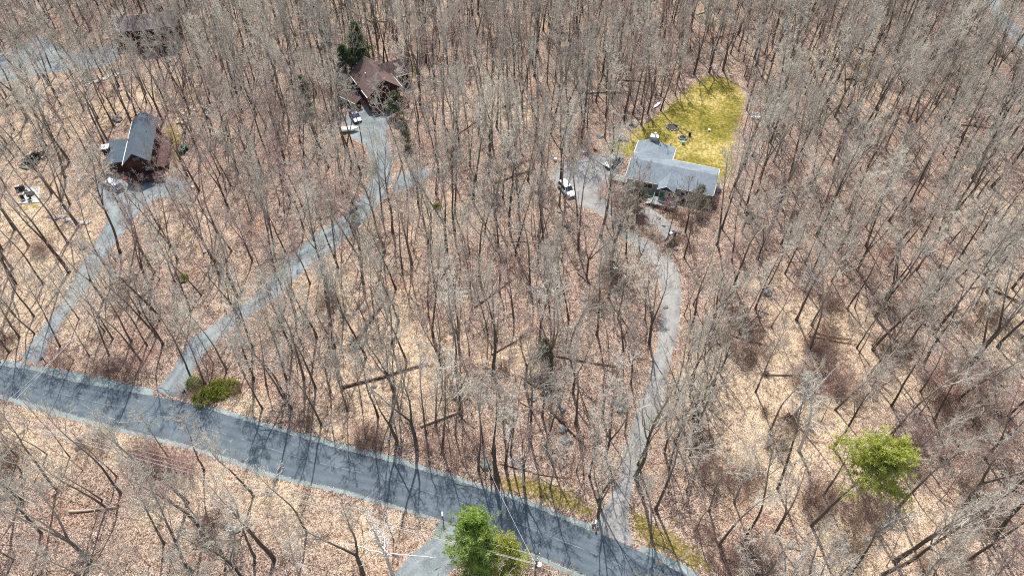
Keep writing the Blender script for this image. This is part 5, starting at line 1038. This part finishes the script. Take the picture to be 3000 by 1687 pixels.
RK = [(1759, 401, .9), (1820, 408, 1.1), (1793, 420, .6), (1801, 371, .6), (1850, 366, .7), (1860, 372, .5), (1650+20, 425, .7), (1710, 428, .6), (1870, 350, .5), (1838, 412, .5), (1424, 1362, 1.0), (1656, 1286, .9), (1648, 1253, .8), (1648, 1198, .6), (1095, 1131, .5), (1560, 1110, .6), (1415, 1140, .6), (1564, 1165, .7), (1595, 1150, .5), (1440, 1090, .5), (245, 723, .9), (820, 634, .5), (860, 590, .6), (1066, 912, .6), (345, 350, 1.2), (350, 356, .8), (113, 303, .7), (375, 333, .6), (492, 180, .9), (2248, 856, 1.0), (2408, 682, .7), (1950, 900, .5), (2400, 1050, .5), (1180, 68, .6), (1098, 97, .8), (1380, 225, .5), (1640, 620, .6), (1660, 660, .7), (1822, 1182, 1.1), (1818, 1200, .8), (1000, 930, .4), (2230, 920, .5), (2190, 985, 1.1), (430, 645, .7), (415, 655, .6), (330, 745, .6), (340, 755, .6), (322, 735, .5), (1710, 880, .6), (940, 780, .4), (230, 1290, .5), (230, 1310, .6), (670, 1540, .8), (690, 1555, .7), (1835, 580, .5), (1890, 640, .5), (1905, 660, .6), (1915, 700, .5), (1875, 690, .4), (1990, 680, .6), (2005, 690, .5), (1930, 640, .5), (1945, 662, .4), (2030, 650, .5), (1960, 720, .6), (1980, 730, .5), (1470, 900, .5), (1500, 915, .4), (1400, 860, .6)]
PK = [(149+i*7, 634+4*math.sin(i)+i*.8+(6 if i > 8 else 0), .35+.12*((i*7) % 3)) for i in range(17)]+[(248+i*9, 254-i*3.2+3*math.sin(i*2), .45+.13*((i*5) % 3)) for i in range(15)]+[(1848, 574, .5), (1925, 775, .5), (1896, 768, .7), (1990, 1330-430, .25), (2002, 880, .25), (1996, 930, .22), (2000, 905, .22), (1998, 860, .2), (1985, 1000, .22), (1980, 1025, .25), (600, 735, .5), (350, 265, .7), (372, 210, .6), (330, 222, .6), (440, 180, .5), (385, 225, .5)]
its = [at(a, b) for a, b, _ in RK]; lks = ['grey' if r < .7 else 'large grey' for _, _, r in RK]; its2 = [at(a, b) for a, b, _ in PK]; lks2 = ['small pale' if r < .42 else 'pale' for _, _, r in PK]
for (L_, ms_, it, lk_, gg) in ((RK, RM, its, lks, 'grey boulders lying in the woods'), (PK, PM, its2, lks2, 'pale stones set in rows and by the drives')):
    for k, ((a, b, r), (x, y), lb) in enumerate(zip(L_, it, rank_labels(it, lk_, it, lk_, 'boulder'))):
        o = bpy.data.objects.new('boulder', ms_[k % len(ms_)]); COL.objects.link(o); o.location = (x, y, hz(x, y)+r*.18); o.rotation_euler = (0, 0, rng.uniform(0, 6.28)); o.scale = (r*.9, r*.9, r*.75); tag(o, lb, 'boulder', gg)
wm = MB().cyl((-.28, 0, 0), (.28, 0, 0), .2, n=12).build('firewood_log', M['cutwood']); its = []; base = []
for i in range(34):
    px = 518+rng.random()*55; py = 318+rng.random()*42-(px-518)*.25+8
    if i > 28: px, py = (230+rng.random()*12, 526+rng.random()*6) if i < 32 else (560+rng.random()*8, 552+rng.random()*5)
    its.append(at(px, py))
for k, ((x, y), lb) in enumerate(zip(its, rank_labels(its, ['pale cut']*34, its, ['pale cut']*34, 'firewood piece'))):
    o = wm if k == 0 else bpy.data.objects.new('firewood_log', wm.data)
    if k: COL.objects.link(o)
    s = rng.uniform(.8, 1.6); o.location = (x, y, hz(x, y)+.16*s); o.rotation_euler = (rng.uniform(-.3, .3), rng.choice([0, 1.4, .3]), rng.uniform(0, 6.28)); o.scale = (s, s, s); tag(o, lb, 'firewood', 'pale cut firewood scattered on the leaves')

# litter of sticks on the ground: nobody could count it
rg = np.random.default_rng(77); t = Tubes()
for i in range(5200):
    y = 20+190*rg.uniform()**1.5; x = rg.uniform(-1, 1)*(62+(y-31)*.52+6)
    if any(sdist(p, np.array([x]), np.array([y]))[0] > -.4 for p in (ROADP, DC, LAWN)): continue
    a = rg.uniform(0, 3.14); L = rg.uniform(.5, 2.6); z = hz(x, y)+.05; q = path(rg, np.array([x, y, z]), np.array([math.cos(a), math.sin(a), rg.uniform(0, .12)]), L, 3, .12, 0); t.add(q, np.linspace(.03, .012, 4)*rg.uniform(.7, 1.5), 3)
tag(link('fallen_sticks', t.mesh('fallen_sticks', M['sapbark'])), 'twigs and sticks strewn over the leaf litter', None, kind='stuff')
